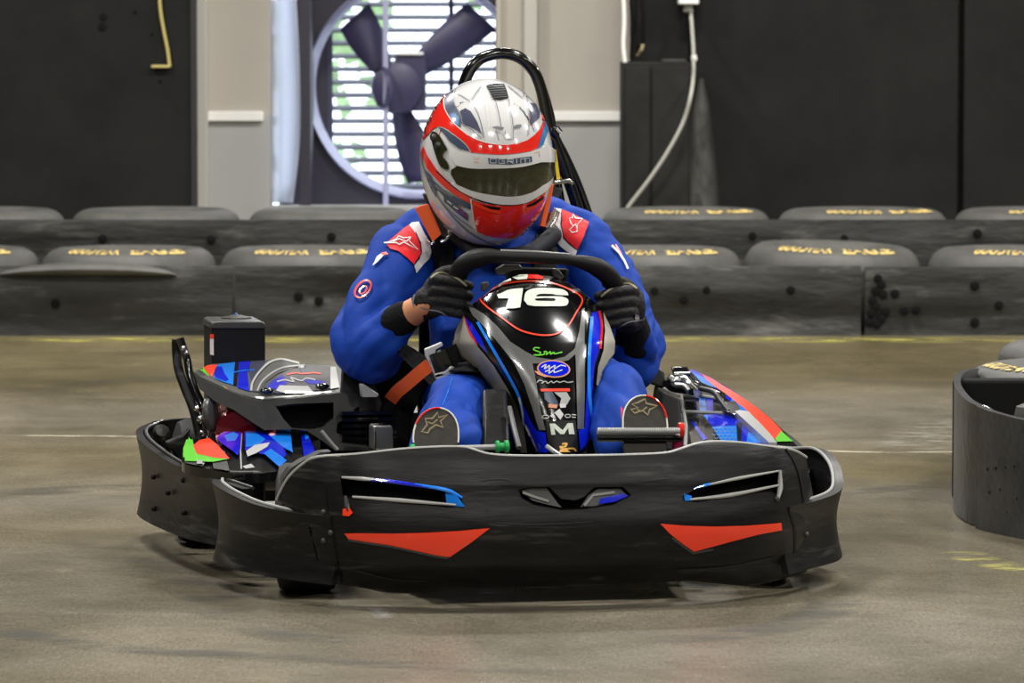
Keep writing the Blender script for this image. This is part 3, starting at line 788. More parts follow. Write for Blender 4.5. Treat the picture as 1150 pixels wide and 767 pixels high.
# slot liners: recessed trays behind the openings
def liner(poly, name, rimparts=()):
    e = MB(); P = poly
    ring0 = [BP(x, y, -.004) for x, y in P]; ring1 = [BP(x, y, .06) for x, y in P]
    e.grid([ring0, ring1], 'black_matte', cu=True)
    e.sheet(P, lambda x, y: BP(x, y, .06), 'black_matte', L=10)
    for pts, w, m in rimparts:
        e.tube([BP(x, y, -.003) for x, y in curve2(pts, 4)], [w * (1 - .5 * abs(2 * i / (len(curve2(pts,4)) - 1) - 1)) for i in range(len(curve2(pts, 4)))], m, 8)
    return obj(name, e, bump, recalc=False)
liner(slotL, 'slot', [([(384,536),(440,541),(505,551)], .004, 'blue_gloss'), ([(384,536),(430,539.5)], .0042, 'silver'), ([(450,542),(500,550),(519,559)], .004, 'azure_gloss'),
                      ([(396,558),(450,562),(512,567)], .0045, 'worn_edge_highlight'), ([(388,557),(390,568),(392,577)], .006, 'grey_plastic')])
e = MB(); 
e.decal(bb, [(497,552),(512,555),(521,568),(505,569)], 'azure_gloss', .0)
e.add([BP(500,553,.004),BP(513,556,-.006),BP(522,569,-.006),BP(502,569,.004)], [[0,1,2,3]], 'azure_gloss'); e.v = e.v[-4:]; e.f = [[0,1,2,3]]; e.m = [0]
obj('slot_tip', e, bump, recalc=False)
e = MB(); e.decal(bb, [(386,572),(393,570),(397,576),(393,580),(386,579)], 'orange_red', .004); obj('slot_reflector', e, bump, recalc=False)
liner(slotR, 'slot', [([(786,546.5),(830,537),(874,529)], .0035, 'worn_edge_highlight'), ([(775,561),(820,556),(874,545)], .0045, 'worn_edge_highlight'), ([(876,528),(876,548),(873,562)], .006, 'worn_edge_highlight'), ([(779,549),(792,545),(800,543)], .003, 'azure_gloss')])
e = MB(); e.add([BP(768,554,.0),BP(777,557,-.004),BP(776,562,-.004),BP(769,563,.0)], [[0,1,2,3]], 'azure_gloss'); obj('slot_tip', e, bump, recalc=False)
liner(emb, 'emblem', [])
EB = KT
e = MB()
e.sheet([(585,551),(597,548),(614,548),(627,566),(631,570),(612,566),(598,562)], lambda x, y: BP(x, y, .006), 'grey_plastic', back=KY * .006)
e.sheet([(652,569),(661,556),(672,549),(697,549),(704,556),(688,563),(670,568)], lambda x, y: BP(x, y, .006), 'grey_plastic', back=KY * .006)
e.sheet([(674,560),(700,554),(706,557),(690,563.5),(673,566)], lambda x, y: BP(x, y, .002), 'blue_gloss', back=KY * .004)
e.tube([BP(587,553,.003), BP(600,558,.003), BP(616,563,.003)], .003, 'silver', 6); e.tube([BP(656,568,.003), BP(666,556,.003), BP(690,553,.003)], .003, 'silver', 6)
obj('emblem_wing', e, bump)
for (px, py) in ((331,577),(364,575),(364,607),(372,598),(872,560),(905,600)):
    p = hit(bb, px, py, .001); e = MB(); e.ball(p, .006, 'grey_plastic', 6); obj('bolt', e, bump)
# wrap-around wheel guards
def guard(sx):
    pts = []
    zt = [(.46,.125,.178),(.53,.21,.178),(.59,.31,.185),(.63,.42,.198),(.645,.52,.206 if sx < 0 else .228),(.638,.62,.222 if sx < 0 else .246),(.60,.70,.24),(.52,.74,.25)]
    if sx > 0: zt = [(x + (.018 if y > .3 else 0), y, z) for x, y, z in zt]
    if sx < 0: zt = zt[:5] + [(.640,.58,.208)]
    P = curve2(zt, 5)
    out = []
    for i, (x, y, z) in enumerate(P):
        q = KL(sx * x, y, 0); zb_ = .046 + .006 * (i / len(P))
        out.append((q.x, q.y, zb_, z))
    if sx > 0: out = out[::-1]
    e = MB(); e.ribbon(out[::1], 'black_plastic', .014, nv=10, bulge=.012)
    g = obj('wheel_guard', e, KT, sharp=50)
    e = MB(); q = [KL(sx * (x - .006), y, z + .008) for x, y, z in P]; e.tube(q, .0036, 'worn_edge_highlight', 8); obj('rim', e, g)
    return g
guard(-1); guard(1)
# side and rear bumper: one wrap
def side_bumper(sx, rear):
    zt = [(.588,.50,.196),(.622,.60,.202),(.665,.74,.207),(.695,.92,.214),(.716,1.12,.224),(.724,1.30,.232),(.712,1.43,.240),(.67,1.50,.25)]
    P = curve2(zt, 5); out = []
    for i, (x, y, z) in enumerate(P):
        q = KL(sx * x, y, 0); out.append((q.x, q.y, .075 - .02 * i / len(P), z))
    if sx > 0: out = out[::-1]
    e = MB(); e.ribbon(out, 'black_plastic', .014, nv=10, bulge=.012); g = obj('side_bumper', e, KT, sharp=50)
    e = MB(); q = [KL(sx * (x - .008), y, z + .008) for x, y, z in P]; e.tube(q, .004, 'grey_plastic', 8); obj('rim', e, g)
    for yl, z in ((.82,.19),(.82,.12),(1.10,.17),(1.10,.10),(.95,.15)):
        xx = interp(yl, [(a[1], a[0]) for a in zt]) + .014
        e = MB(); e.ball(KL(sx * (xx - .003), yl, z), .0065, 'black_matte', 6); obj('bolt', e, g)
side_bumper(-1, 0); side_bumper(1, 0)
e = MB(); P = [(.68,1.49),(.60,1.56),(.3,1.60),(0,1.61),(-.3,1.60),(-.60,1.56),(-.68,1.49)]
out = []
for x, y in curve2(P, 4):
    q = KL(x, y, 0); out.append((q.x, q.y, .06, .252))
e.ribbon(out, 'black_plastic', .014, nv=6); obj('rear_bumper', e, KT, sharp=50)

# ---------------- chassis, floor tray and wheels
e = MB()
for sx in (-1, 1):
    e.tube([KL(sx*.20,.10,.07),KL(sx*.27,.25,.065),KL(sx*.32,.55,.06),KL(sx*.34,.95,.06),KL(sx*.30,1.45,.07)], .016, 'black_gloss', 10)
    e.tube([KL(sx*.34,.62,.07),KL(sx*.55,.64,.07),KL(sx*.58,.9,.07),KL(sx*.56,1.15,.07),KL(sx*.33,1.15,.07)], .012, 'black_gloss', 8)
    e.tube([KL(sx*.22,.16,.08),KL(sx*.22,.10,.20),KL(sx*.22,.06,.22)], .012, 'black_gloss', 8)
e.tube([KL(-.34,.34,.085),KL(.34,.34,.085)], .015, 'black_gloss', 8); e.tube([KL(-.33,.95,.06),KL(.33,.95,.06)], .015, 'black_gloss', 8)
e.tube([KL(-.52,1.30,.135),KL(.52,1.30,.135)], .02, 'steel', 12)
e.tube([KL(-.30,1.52,.08),KL(.30,1.52,.08)], .016, 'black_gloss', 8)
e.tube([KL(-.22,.12,.2),KL(0,.08,.205),KL(.22,.12,.2)], .012, 'black_gloss', 8)
obj('chassis', e, KT)
e = MB(); e.hexa([KL(-.27,.14,.045),KL(.27,.14,.045),KL(.33,.98,.045),KL(-.33,.98,.045),KL(-.27,.14,.052),KL(.27,.14,.052),KL(.33,.98,.052),KL(-.33,.98,.052)], 'steel'); obj('floor_tray', e, KT)
def wheel(x, y, w, r, steer=0):
    c = KL(x, y, r); ax = (KX * math.cos(steer) + KY * math.sin(steer)); e = MB()
    pr = [(r*.5,-w*.42),(r*.56,-w*.5),(r*.8,-w*.5),(r*.95,-w*.46),(r,-w*.36),(r*1.0,0),(r,w*.36),(r*.95,w*.46),(r*.8,w*.5),(r*.56,w*.5),(r*.5,w*.42)]
    e.lathe(pr, c, 'rubber', 40, ax, cv=True); o = obj('wheel', e, KT)
    h = MB(); h.lathe([(r*.52,-w*.45),(r*.48,-w*.40),(r*.42,-w*.1),(r*.2,-w*.05),(r*.12,-w*.3),(.001,-w*.3)], c, 'grey_plastic', 28, ax)
    h.lathe([(r*.52,w*.45),(r*.48,w*.40),(r*.42,w*.1),(r*.2,w*.05),(r*.12,w*.3),(.001,w*.3)], c, 'grey_plastic', 28, ax); obj('hub', h, o)
for sx in (-1, 1):
    wheel(sx * .48, .40, .125, .132, R(-10)); wheel(sx * .56, 1.30, .19, .140)

# ---------------- steering fairing with number 16
cxl = [(300,600),(345,598),(400,612),(450,624),(505,633)]
ycl = [(300,.74),(315,.675),(335,.628),(365,.572),(400,.525),(440,.485),(475,.455),(510,.43)]
hwl = [(300,60),(330,70),(350,82),(385,90),(400,84),(430,66),(460,52),(510,38)]
def FP(px, py):
    c = interp(py, cxl); hw = interp(py, hwl); t = (px - c) / hw
    yl = smooth_interp(py, ycl) + .07 * t * t + .09 * min(1.3, abs(t)) ** 6
    if py < 335: yl += .05 * ((335 - py) / 30) ** 2
    return K(px, py, yl)
outl = [(546,331),(560,318),(576,311),(592,308),(610,308),(626,312),(645,321),(662,334),(676,349),(684,364),(690,384),(689,398),(683,406),(674,420),(669,440),(667,462),(668,482),(660,497),(652,510),(586,510),(580,490),(570,468),(556,438),(544,421),(531,408),(509,393),(511,374),(520,352),(530,342)]
ol = curve2(outl, 3, True)
e = MB(); e.sheet(ol, FP, 'black_gloss', back=lambda x, y: FP(x, y) + KY * .006 - Vector((0,0,.004)), L=3)
fb = MB().sheet(ol, FP, 'black_gloss', L=3).bvh()
DL = 3
def D(poly, m, off=.001, sm=False): e.decal(fb, curve2(poly, 3, True) if sm else poly, m, off, DL)
# matt flanks
D([(522,352),(525,365),(530,378),(540,391),(556,410),(572,436),(582,456),(590,480),(594,508),(587,508),(580,490),(570,468),(556,438),(544,421),(531,407),(511,392),(513,374)], 'flank', .004)
D([(676,352),(683,366),(689,384),(688,397),(682,404),(674,418),(670,434),(668,432),(670,412),(676,394),(678,372)], 'flank', .004)
# blue inserts
D([(523,354),(535,362),(550,388),(562,408),(578,430),(588,450),(598,475),(604,484),(613,486),(617,508),(600,508),(593,490),(588,470),(580,448),(565,421),(545,395),(530,378),(525,366)], 'black_gloss', .0016)
D([(523,356),(531,364),(541,380),(549,397),(540,388),(530,377),(525,366)], 'blue_gloss', .002)
D([(583,447),(590,458),(598,475),(604,484),(613,486),(616,508),(606,508),(596,494),(589,474)], 'blue_gloss', .002)
D([(664,352),(671,350),(675,366),(674,386),(667,410),(664,440),(664,470),(667,482),(657,500),(651,506),(649,484),(656,480),(658,440),(660,400)], 'blue_gloss', .002)
e.strokes(fb, curve2([(537,362),(553,390),(572,422),(584,446),(588,466),(589,480)], 3), 3, 'azure_gloss', .0026)
e.strokes(fb, curve2([(584,446),(588,462),(589,478)], 3), 2, 'white_gloss', .003)
e.strokes(fb, curve2([(664,356),(661,400),(661,446),(666,478)], 3), 3.6, 'azure_gloss', .0026)
e.strokes(fb, curve2([(522,355),(527,370),(537,388)], 3), 2.4, 'red_gloss', .003)
e.strokes(fb, curve2([(672,350),(675,368),(673,392)], 3), 2.6, 'red_gloss', .003)
# silver frame lines
D([(526,344),(534,347),(544,353),(559,367),(573,384),(590,395),(602,401.5),(598,409),(602,428),(608,463),(613,483),(606,483),(599,460),(589,431),(577,407),(563,389),(547,370),(532,355)], 'fairing_silver', .002)
D([(588,394),(602,401.5),(620,404.5),(634,401),(643,394),(648,388),(648,396),(638,405),(621,409),(598,408.5)], 'fairing_silver', .0022)
D([(645,392),(650,372),(653,348),(656,346),(656,392),(656,441),(655,482),(648,482),(647,440),(646,405)], 'fairing_silver', .0021)
# number panel line and number
e.strokes(fb, curve2([(560,322),(541,334),(545,343),(562,356),(580,369),(594,374.5),(611,377),(626,375),(637.5,366.5),(647,351),(653,340),(651,333),(639,325.6),(620,318.7),(597,316.4),(576,318)], 4, True), 1.7, 'orange_red', .0022)
def px5(pts): return [(500 + a / 5.75, 290 + b / 5.75) for a, b in pts]
D(px5([(336,240),(362,232),(400,212),(445,203),(503,199),(485,322),(440,329),(390,329),(410,264),(346,264)]), 'number_white', .0025)
D(px5(curve2([(508,275),(520,225),(570,201),(650,198),(740,203),(782,222),(793,245)], 3) + [(712,242)] + curve2([(690,236),(620,235),(590,244),(588,252)], 3) + [(700,250)] + curve2([(750,252),(785,266),(792,292),(770,312),(700,314),(580,314),(530,305)], 3)), 'number_white', .0025)
D(px5([(583,266),(640,262),(700,264),(712,272),(700,281),(590,279),(578,272)]), 'black_gloss', .003)
D([(575,312.5),(583,309.5),(593,309),(592,314),(582,315)], 'number_white', .002); D([(592,309),(603,309),(611,312),(609,314.5),(592,313.5)], 'red_gloss', .002)
e.strokes(fb, [(560,322),(566,318),(574,314.5)], 2.4, 'offwhite', .002)
# green signature script
e.strokes(fb, curve2([(606,391.5),(601,391),(599,393),(603,395),(607,396.5),(605,399),(599,399),(604,399.5),(611,398.5),(611,395.5),(614,396),(613,399),(618,395.5),(618,398.5),(622,396),(622,398),(631,396)], 3), 1.3, 'green_gloss', .0026)
# round club sticker
D(ellipse(621.5,414.8,18.5,9.8,30,.06), 'skin', .0024); D(ellipse(621.5,414.6,16.8,8.4,30,.06), 'blue_gloss', .0028)
D([(600,417),(612,419),(622,423),(612,424),(604,421)], 'skin', .0026)
e.strokes(fb, curve2([(608,413),(613,410),(611,415),(617,411),(616,415),(623,411),(622,415),(629,411),(635,412)], 3), 1.2, 'white_gloss', .0032)
e.strokes(fb, curve2([(612,418),(617,416),(616,420),(622,416),(622,419),(631,416)], 3), 1.2, 'white_gloss', .0032)
e.strokes(fb, curve2([(603,430),(606,427.5),(610,429),(608,431),(613,428.5),(615,431),(619,428.5),(621,430.5),(625,428.5),(628,430),(633,428.5),(637,430),(643,429)], 3), 1.1, 'silver', .0026)
D([(606.5,437),(639.5,436.6),(639.5,440),(608,440)], 'orange_red', .0026)
D([(611,441),(620,440),(626,452),(627,456),(618,454),(612,449)], 'slate', .0026); D([(622,441),(636,441),(640,448),(636,455),(628,456),(630,448)], 'silver', .0026)
D([(616,454),(626,455),(625,459),(616,458)], 'skin', .0028); D([(628,454),(635,454),(635,458),(629,458.5)], 'white_gloss', .0028)
D([(628,459.5),(632.5,466),(629,472),(622.5,464)], 'white_gloss', .003)
e.strokes(fb, ellipse(613,468.5,3.6,1.9,14), 1, 'silver', .0026, True); e.strokes(fb, [(618,467),(623,470)], 1.4, 'silver', .0026); e.strokes(fb, ellipse(637,467.5,3,1.8,14), 1, 'silver', .0026, True); e.strokes(fb, [(641.5,466),(646,466.3)], 1.3, 'silver', .0026); e.strokes(fb, [(641.5,469),(646,469)], 1.1, 'silver', .0026)
D([(617.5,476),(623,476),(631.5,483.5),(637,475.5),(642.5,475.5),(644.5,488),(638.5,488),(637.5,481),(633,488),(629,488),(622.5,481),(624,488.5),(619.5,488.5)], 'number_white', .0028)
D([(613,473),(646,472),(649,508),(617,508)], 'foam', .0016)
e.strokes(fb, curve2([(631,499),(636,498.5),(634,502),(629,502),(633,504.5),(643,504),(646,507)], 3), 2, 'gold', .0028)
D([(629,505),(636,504),(640,508),(628,508)], 'gold', .0026)
obj('steering_fairing', e, KT, sharp=60)
# edge strut and front lip of the fairing
e = MB(); e.tube([K(572,458,.42), K(577,480,.36), K(583,503,.32)], .006, 'grey_plastic', 8); obj('fairing_strut', e, KT)
e = MB(); e.tube([K(614,501,.315), K(622,507,.30), K(630,512,.30)], .005, 'silver', 8); obj('fairing_lip', e, KT)

# ---------------- steering wheel
pts = [(528,352,.80),(515,335,.775),(513,315,.745),(522,297,.715),(545,288,.70),(575,288.5,.69),(605,289.5,.69),(640,292,.69),(668,299,.70),(685,312,.73),(692,332,.76),(683,352,.79),(640,366,.83),(580,364,.83)]
cp = curve2(pts, 5, True); P = [K(*p) for p in cp]
rad = [(.0125 + .0085 * max(0, min(1, (abs(p[0] - 604) - 42) / 26)) if p[1] < 345 else .014) for p in cp]
e = MB(); e.tube(P, rad, 'foam', 16, closed=True); SW = obj('steering_wheel', e, KT)
e = MB(); e.tube([K(562,281.5,.688), K(604,283,.686), K(640,286,.688)], .003, 'wheel_highlight', 8); obj('highlight_line', e, SW)  # pale tube along the wheel top stands in for its edge highlight
for poly in ([(558,308),(557,302),(565,297),(584,297),(588,302),(575,304),(566,309)], [(620,301),(628,303),(634,311),(630,315),(622,310)], [(541,318),(548,316),(550,322),(545,328),(541,326)]):
    e = MB(); e.sheet(poly, lambda x, y: K(x, y, .72), 'grey_plastic', back=KY * .012, L=0); obj('spoke', e, SW, bevel=.002)
e = MB(); e.sheet([(570,300),(640,302),(636,322),(570,322)], lambda x, y: K(x, y, .75), 'black_matte', back=KY * .03, L=0); obj('hub', e, SW, bevel=.006)
e = MB(); e.tube([K(600,330,.78), K(622,430,.62), K(632,490,.50)], .011, 'steel', 10); obj('steering_column', e, KT)
e = MB(); e.hexa([K(541,507,.33),K(573,507,.33),K(573,507,.55),K(541,507,.55),K(542,437,.50),K(569,437,.50),K(569,437,.62),K(542,437,.62)], 'black_plastic'); obj('column_support', e, KT, bevel=.008)

# ---------------- pedals and the bar across the front
def rod(p0, p1, r, m, name, par=KT, n=12):
    e = MB(); e.tube([p0, p1], r, m, n); return obj(name, e, par)
rod(K(463,504.5,.19), K(571,501.5,.19), .0055, 'silver', 'brake_rod')
e = MB(); a, bq = K(556,502,.19), K(572,501.5,.19); e.lathe([(.008,0),(.013,.002),(.013,.008),(.008,.010),(.008,.018),(.013,.02),(.013,.027),(.008,.029)], a, 'green_bush', 20, (bq - a), caps=True); obj('rod_bushing', e, KT)
e = MB(); a, bq = K(460,504.5,.19), K(466,504,.19); e.lathe([(.006,0),(.01,.002),(.01,.010),(.006,.012)], a, 'green_bush', 16, (bq - a), caps=True); obj('rod_bushing', e, KT)
rod(K(671,484,.24), K(763,484,.24), .0065, 'silver', 'throttle_rod')
e = MB()
for k in range(44):
    a = K(673 + k * 2.03, 484, .24); e.lathe([(.0066,-.0008),(.0079,0),(.0066,.0008)], a, 'silver', 12, KX)
obj('rod_thread', e, KT)
rod(K(671,491.5,.255), K(765,491.5,.255), .009, 'black_gloss', 'pedal_bar')
rod(K(762,483,.25), K(767,483,.25), .016, 'red_gloss', 'rod_sleeve')
e = MB(); e.sheet([(757,485),(766,485),(767,507),(757,507)], lambda x, y: K(x, y, .27), 'magenta', back=KY * .02, L=0); obj('sleeve_tab', e, KT)
for px in (490, 728):
    e = MB(); e.sheet([(px-16,520),(px-18,503),(px+18,503),(px+16,520)], lambda x, y: K(x, y, .262), 'black_matte', back=KY * .01, L=0); obj('pedal', e, KT, bevel=.003)

# ---------------- seat
e = MB(); rows = []
for k in range(15):
    u = k / 14
    yl = interp(u, [(0,.80),(.35,.98),(.55,1.14),(1,1.30)]); z = interp(u, [(0,.16),(.25,.09),(.5,.12),(1,.62)])
    hw = interp(u, [(0,.17),(.5,.20),(1,.17)]); lift = interp(u, [(0,.05),(.3,.17),(.55,.22),(.8,.14),(1,.02)])
    rows.append([KL(.05 + hw * math.sin(t), yl - (.10 if u > .5 else .02) * (abs(t) / 1.4) ** 3, z + lift * (abs(t) / 1.4) ** 2.5) for t in (-1.4,-1.2,-.95,-.6,-.3,0,.3,.6,.95,1.2,1.4)])
e.grid(rows, 'black_gloss'); o = obj('seat', e, KT, sharp=70); sd = o.modifiers.new('t', 'SOLIDIFY'); sd.thickness = .008
ss = o.modifiers.new('s', 'SUBSURF'); ss.levels = 1; ss.render_levels = 1

# ---------------- roll hoop
def tubeP(name, pts, r, m, par=KT, n=12, seg=6):
    e = MB(); e.tube([K(*p) for p in curve2(pts, seg)], r, m, n); return obj(name, e, par)
hoop = tubeP('roll_hoop', [(528,420,1.42),(512,300,1.42),(514,190,1.40),(519,110,1.38),(526,82,1.37),(540,66,1.365),(562,60,1.36),(582,64,1.36),(598,78,1.365),(607,98,1.37),(613,125,1.375),(618,148,1.38),(630,180,1.39),(646,225,1.40),(668,300,1.42),(688,400,1.44)], .0135, 'black_gloss', n=16)
e = MB(); e.tube([K(*p) for p in curve2([(603,84,1.40),(611,105,1.40),(618,130,1.40),(622,150,1.40),(636,178,1.41),(650,210,1.42),(664,250,1.44),(690,330,1.46)], 6)], .010, 'black_gloss', 12); obj('brace_tube', e, hoop)
e = MB(); e.tube([K(*p) for p in curve2([(619,168,1.38),(625,200,1.40),(632,240,1.42),(640,300,1.43)], 4)], .010, 'black_gloss', 12); obj('brace_tube', e, hoop)
e = MB(); e.tube([K(622,205,1.35), K(638,203,1.37), K(642,206,1.38)], .006, 'chrome', 10); obj('clamp', e, hoop)
e = MB(); e.tube([K(621,146,1.37), K(626,152,1.37)], .016, 'black_gloss', 12); obj('collar', e, hoop)
e = MB(); e.sheet([(621.5,168),(624.5,168),(630,206),(626,207)], lambda x, y: K(x, y, 1.365), 'yellow', back=KY * .004, L=0); obj('warning_strip', e, hoop)
e = MB(); e.sheet([(618,208),(633,212),(628,222),(622,236),(618,232)], lambda x, y: K(x, y, 1.36), 'grey_plastic', back=KY * .02, L=0); obj('bracket', e, hoop, bevel=.003)
e = MB(); e.sheet([(518,146),(470,330),(480,430),(660,430),(668,330),(632,235),(610,215),(530,215)], lambda x, y: K(x, max(y, 236), 1.40), 'black_matte', back=KY * .03, L=0)
obj('seat_back_pad', e, hoop, bevel=.006)

# ---------------- right-hand side of the kart (left in view): engine cover, tank, side pod
TK = MB(); yl = 1.40
def rbox(e, x0_, x1_, yt, yb, ya, yb2, m, r=6):
    poly = [(x0_, yb), (x0_, yt + r), (x0_ + r * .3, yt + r * .3), (x0_ + r, yt), (x1_ - r, yt), (x1_ - r * .3, yt + r * .3), (x1_, yt + r), (x1_, yb)]
    e.sheet(poly, lambda x, y: K(x, y, ya), m, back=KY * (yb2 - ya), L=0)
rbox(TK, 238, 298, 362.5, 470, 1.30, 1.46, 'tank', 7); tk = obj('air_box', TK, KT, bevel=.015, sharp=50)
e = MB(); rbox(e, 237, 299, 361, 369, 1.293, 1.467, 'grey_plastic', 5); obj('lid', e, tk, bevel=.006)  # lighter grey puts the lit top edges into the lid colour
e = MB(); c = K(265, 359, 1.40); e.lathe([(.001,.011),(.010,.011),(.018,.009),(.034,.006),(.035,.002),(.018,.0),(.018,-.014)], c, 'grey_plastic', 28, caps=True); obj('cap', e, tk)
e = MB(); e.ball(c + Vector((0,0,.012)), .004, 'teal_blue', 6); obj('cap_screw', e, tk)
e = MB(); e.sheet([(236,379),(240,379),(240,399),(236,398)], lambda x, y: K(x, y, 1.288), 'offwhite', back=KY * .004, L=0); e.sheet([(236,375.5),(240,375.5),(240,380),(236,380)], lambda x, y: K(x, y, 1.286), 'orange_red', back=KY * .004, L=0); obj('label_plate', e, tk)
# rear guard plates
gd = MB(); gd.tube([K(*p) for p in curve2([(198,381,1.22),(198.5,398,1.22),(201,416,1.2),(208,436,1.18),(216,456,1.16),(222,478,1.15),(226,500,1.14)], 5)], .0105, 'black_plastic', 12, flat=(1,.6)); g = obj('chain_guard', gd, KT)
e = MB(); e.tube([K(*p) for p in curve2([(202,380,1.2),(206,392,1.2),(210,404,1.2),(213,420,1.19),(220,440,1.17),(228,458,1.15),(233,480,1.14),(236,500,1.13)], 5)], .009, 'black_gloss', 12); obj('guard_tube', e, g)
for px, py, r_ in ((206,391,.006),(222,459,.009),(226,471,.011),(228,486,.009),(233,492,.006),(209,396,.005)):
    e = MB(); e.ball(K(px, py, 1.13), r_, 'chrome', 8); obj('bolt', e, g)
e = MB(); e.lathe([(.001,-.012),(.024,-.012),(.038,-.006),(.040,.0),(.038,.006),(.024,.012),(.001,.012)], K(237,465,1.00), 'grey_plastic', 30, KX * .75 - KY * .35 + Vector((0,0,.1)), caps=True); obj('roller', e, KT)
# engine cover top shell
def EC(px, py):
    yl = interp(py, [(402,1.32),(412,1.22),(425,1.10),(441,.98),(450,.95)]) + .0009 * abs(px - 320) * (1 if px > 320 else .6)
    return K(px, py, yl)
ecp = [(216,419),(224,414),(240,408),(262,405.5),(296,404),(316,402.5),(330,406),(342,410),(380,410),(402,411),(412,418),(424,432),(426,444),(404,444),(384,440),(350,445),(300,449),(285,447),(262,440),(240,430)]
e = MB(); e.sheet(ecp, EC, 'grey_plastic', back=Vector((0,0,-.018)), L=4); eb = MB().sheet(ecp, EC, 'grey_plastic', L=4).bvh()
def D2(poly, m, off=.0015): e.decal(eb, poly, m, off, 4)
D2([(225,413.5),(232,411),(244,410),(238,424),(230,416)], 'orange_red'); D2([(223,415),(226.5,411),(230,416),(227,417.5)], 'green_gloss')
D2([(244,410),(264,407),(262,425),(262,433),(250,429),(240,425)], 'azure_gloss'); D2([(240,424),(243,413),(249,412),(252,420),(257,427),(254,429)], 'blue_gloss', .002)
D2([(264,407),(268,407),(266,434),(262,433)], 'black_gloss'); D2([(268,407),(282,406),(278,420),(280,440),(267,436)], 'blue_gloss'); D2([(281,406),(299,405),(290,418),(283,428),(280,420)], 'navy_grey')
e.strokes(eb, [(262,419),(272,417),(286,416)], 1, 'azure_gloss', .002)
arc = curve2([(282,440),(284,430),(292,418),(303,408),(315,404.5),(328,407),(342,411)], 4)
D2([(284,440),(287,428),(296,416),(306,408),(316,405),(330,408),(345,411),(330,414),(312,420),(298,430),(292,441)], 'grey_plastic', .0018)
e.strokes(eb, arc, 2.2, 'silver', .003); e.strokes(eb, curve2([(289,440),(294,430),(304,421),(318,414),(336,411.5)], 4), 1.6, 'silver', .003)
D2([(296,437),(303,428),(314,421),(328,415),(345,413),(372,413),(371,437),(340,441),(310,443)], 'navy_grey', .0022)
D2([(299,437),(305,430),(318,422),(322,432),(312,438)], 'blue_gloss', .0026); D2([(336,414),(352,413),(354,420),(340,421)], 'slate', .0026)
D2([(314,434),(346,435),(352,442),(322,443),(310,440)], 'white_gloss', .003); D2([(341,428),(352,427),(366,430),(358,433),(346,432)], 'blue_gloss', .0027)
e.strokes(eb, curve2([(322,422),(332,420),(340,421),(352,420),(360,421)], 3), 1.6, 'orange_red', .003)
e.strokes(eb, curve2([(311,430),(320,428),(330,430),(326,425),(338,429),(344,426),(354,428)], 3), 1.5, 'white_gloss', .0032)
D2([(371,413),(377,413),(381,436),(371,438)], 'silver', .0024)
D2(ellipse(300,440.5,9,3), 'chrome', .003); D2(ellipse(300,440.5,6.5,2), 'black_gloss', .0034); D2(ellipse(362,435.5,9,3.2), 'chrome', .003); D2(ellipse(362,435.5,6,2), 'black_gloss', .0034)
e.strokes(eb, [(286,447),(300,448),(340,445),(382,440)], 1.6, 'silver', .003)
cov = obj('engine_cover', e, KT, sharp=50)
e = MB(); e.ball(K(300,439,.955), (.016,.016,.008), 'black_gloss', 8); obj('cover_knob', e, cov); e = MB(); e.ball(K(362,434,.975), (.016,.016,.008), 'black_gloss', 8); obj('cover_knob', e, cov)
e = MB(); e.sheet([(404,431),(408,431),(416,436),(426,443),(424,446),(406,446)], lambda x, y: K(x, y, .93), 'silver', back=KY * .02, L=0); obj('cover_fin', e, cov, bevel=.003)
# side frame of the cover, with its two openings
ap = [(218,418),(232,428),(262,441),(286,449),(300,450),(340,446.5),(384,441),(386,411),(404,411),(418,426),(427,446),(429,455),(416,468),(419,506),(376,506),(366,498),(345,484),(330,482),(297,483),(280,472),(262,460),(240,450),(226,438)]
h1 = [(309.5,456),(330,453.5),(374.5,452),(374.5,470),(362,480),(352,482),(328,481),(318,470)]
h2 = [(377.5,484),(379,476),(392,464),(401,457),(404,458),(404,474),(398,486),(384,488),(379,487)]
e = MB(); e.sheet(ap, lambda x, y: K(x, y, .945 + .0004 * abs(x - 330) - (y - 450) * .0006), 'frame_plastic', holes=[h1, h2], back=KY * .03, L=8, mside='black_plastic'); obj('cover_frame', e, KT, bevel=.003)
e = MB(); e.tube([K(361,484,.90), K(370,495,.90), K(379,505,.90)], .004, 'silver', 8); obj('frame_wire', e, KT)
e = MB(); e.sheet([(398,412),(420,404),(470,400),(480,430),(462,470),(460,515),(425,515),(428,456),(426,444)], lambda x, y: K(x, y, 1.0), 'black_matte', back=KY * .04, L=0); obj('dark_filler_panel', e, KT, bevel=.004)  # added black sheet, puts the darkness beside the seat into a surface
# engine block in the dark behind the frame
e = MB(); e.hexa([K(300,510,1.02),K(425,510,1.02),K(425,510,1.3),K(300,510,1.3),K(300,452,1.02),K(425,450,1.02),K(425,450,1.3),K(300,450,1.3)], 'black_matte'); eng = obj('engine_block', e, KT, bevel=.01)
e = MB()
for k in range(5): e.box((-.03,-.06,-.004+k*.014), (.09,.06,.004+k*.014), 'black_gloss', Matrix.Translation(K(395,490,.99)) @ Matrix.Rotation(YAW,4,'Z'))
obj('cooling_fins', e, eng)
e = MB(); e.lathe([(.001,-.06),(.06,-.055),(.066,-.04),(.066,.05),(.05,.06),(.001,.062)], K(275,474,1.06), 'crimson', 28, KX + KY * .2, caps=True)
e.lathe([(.001,-.06),(.045,-.055),(.05,-.04),(.05,.05),(.03,.06)], K(262,483,1.03), 'crimson', 24, KY, caps=True)
cr = obj('engine_cowl', e, KT, sharp=30)
e = MB()
for px, py in ((256,474),(250,479),(284,483),(270,469)): e.ball(K(px, py, 1.0), .005, 'chrome', 6)
obj('bolt', e, cr)
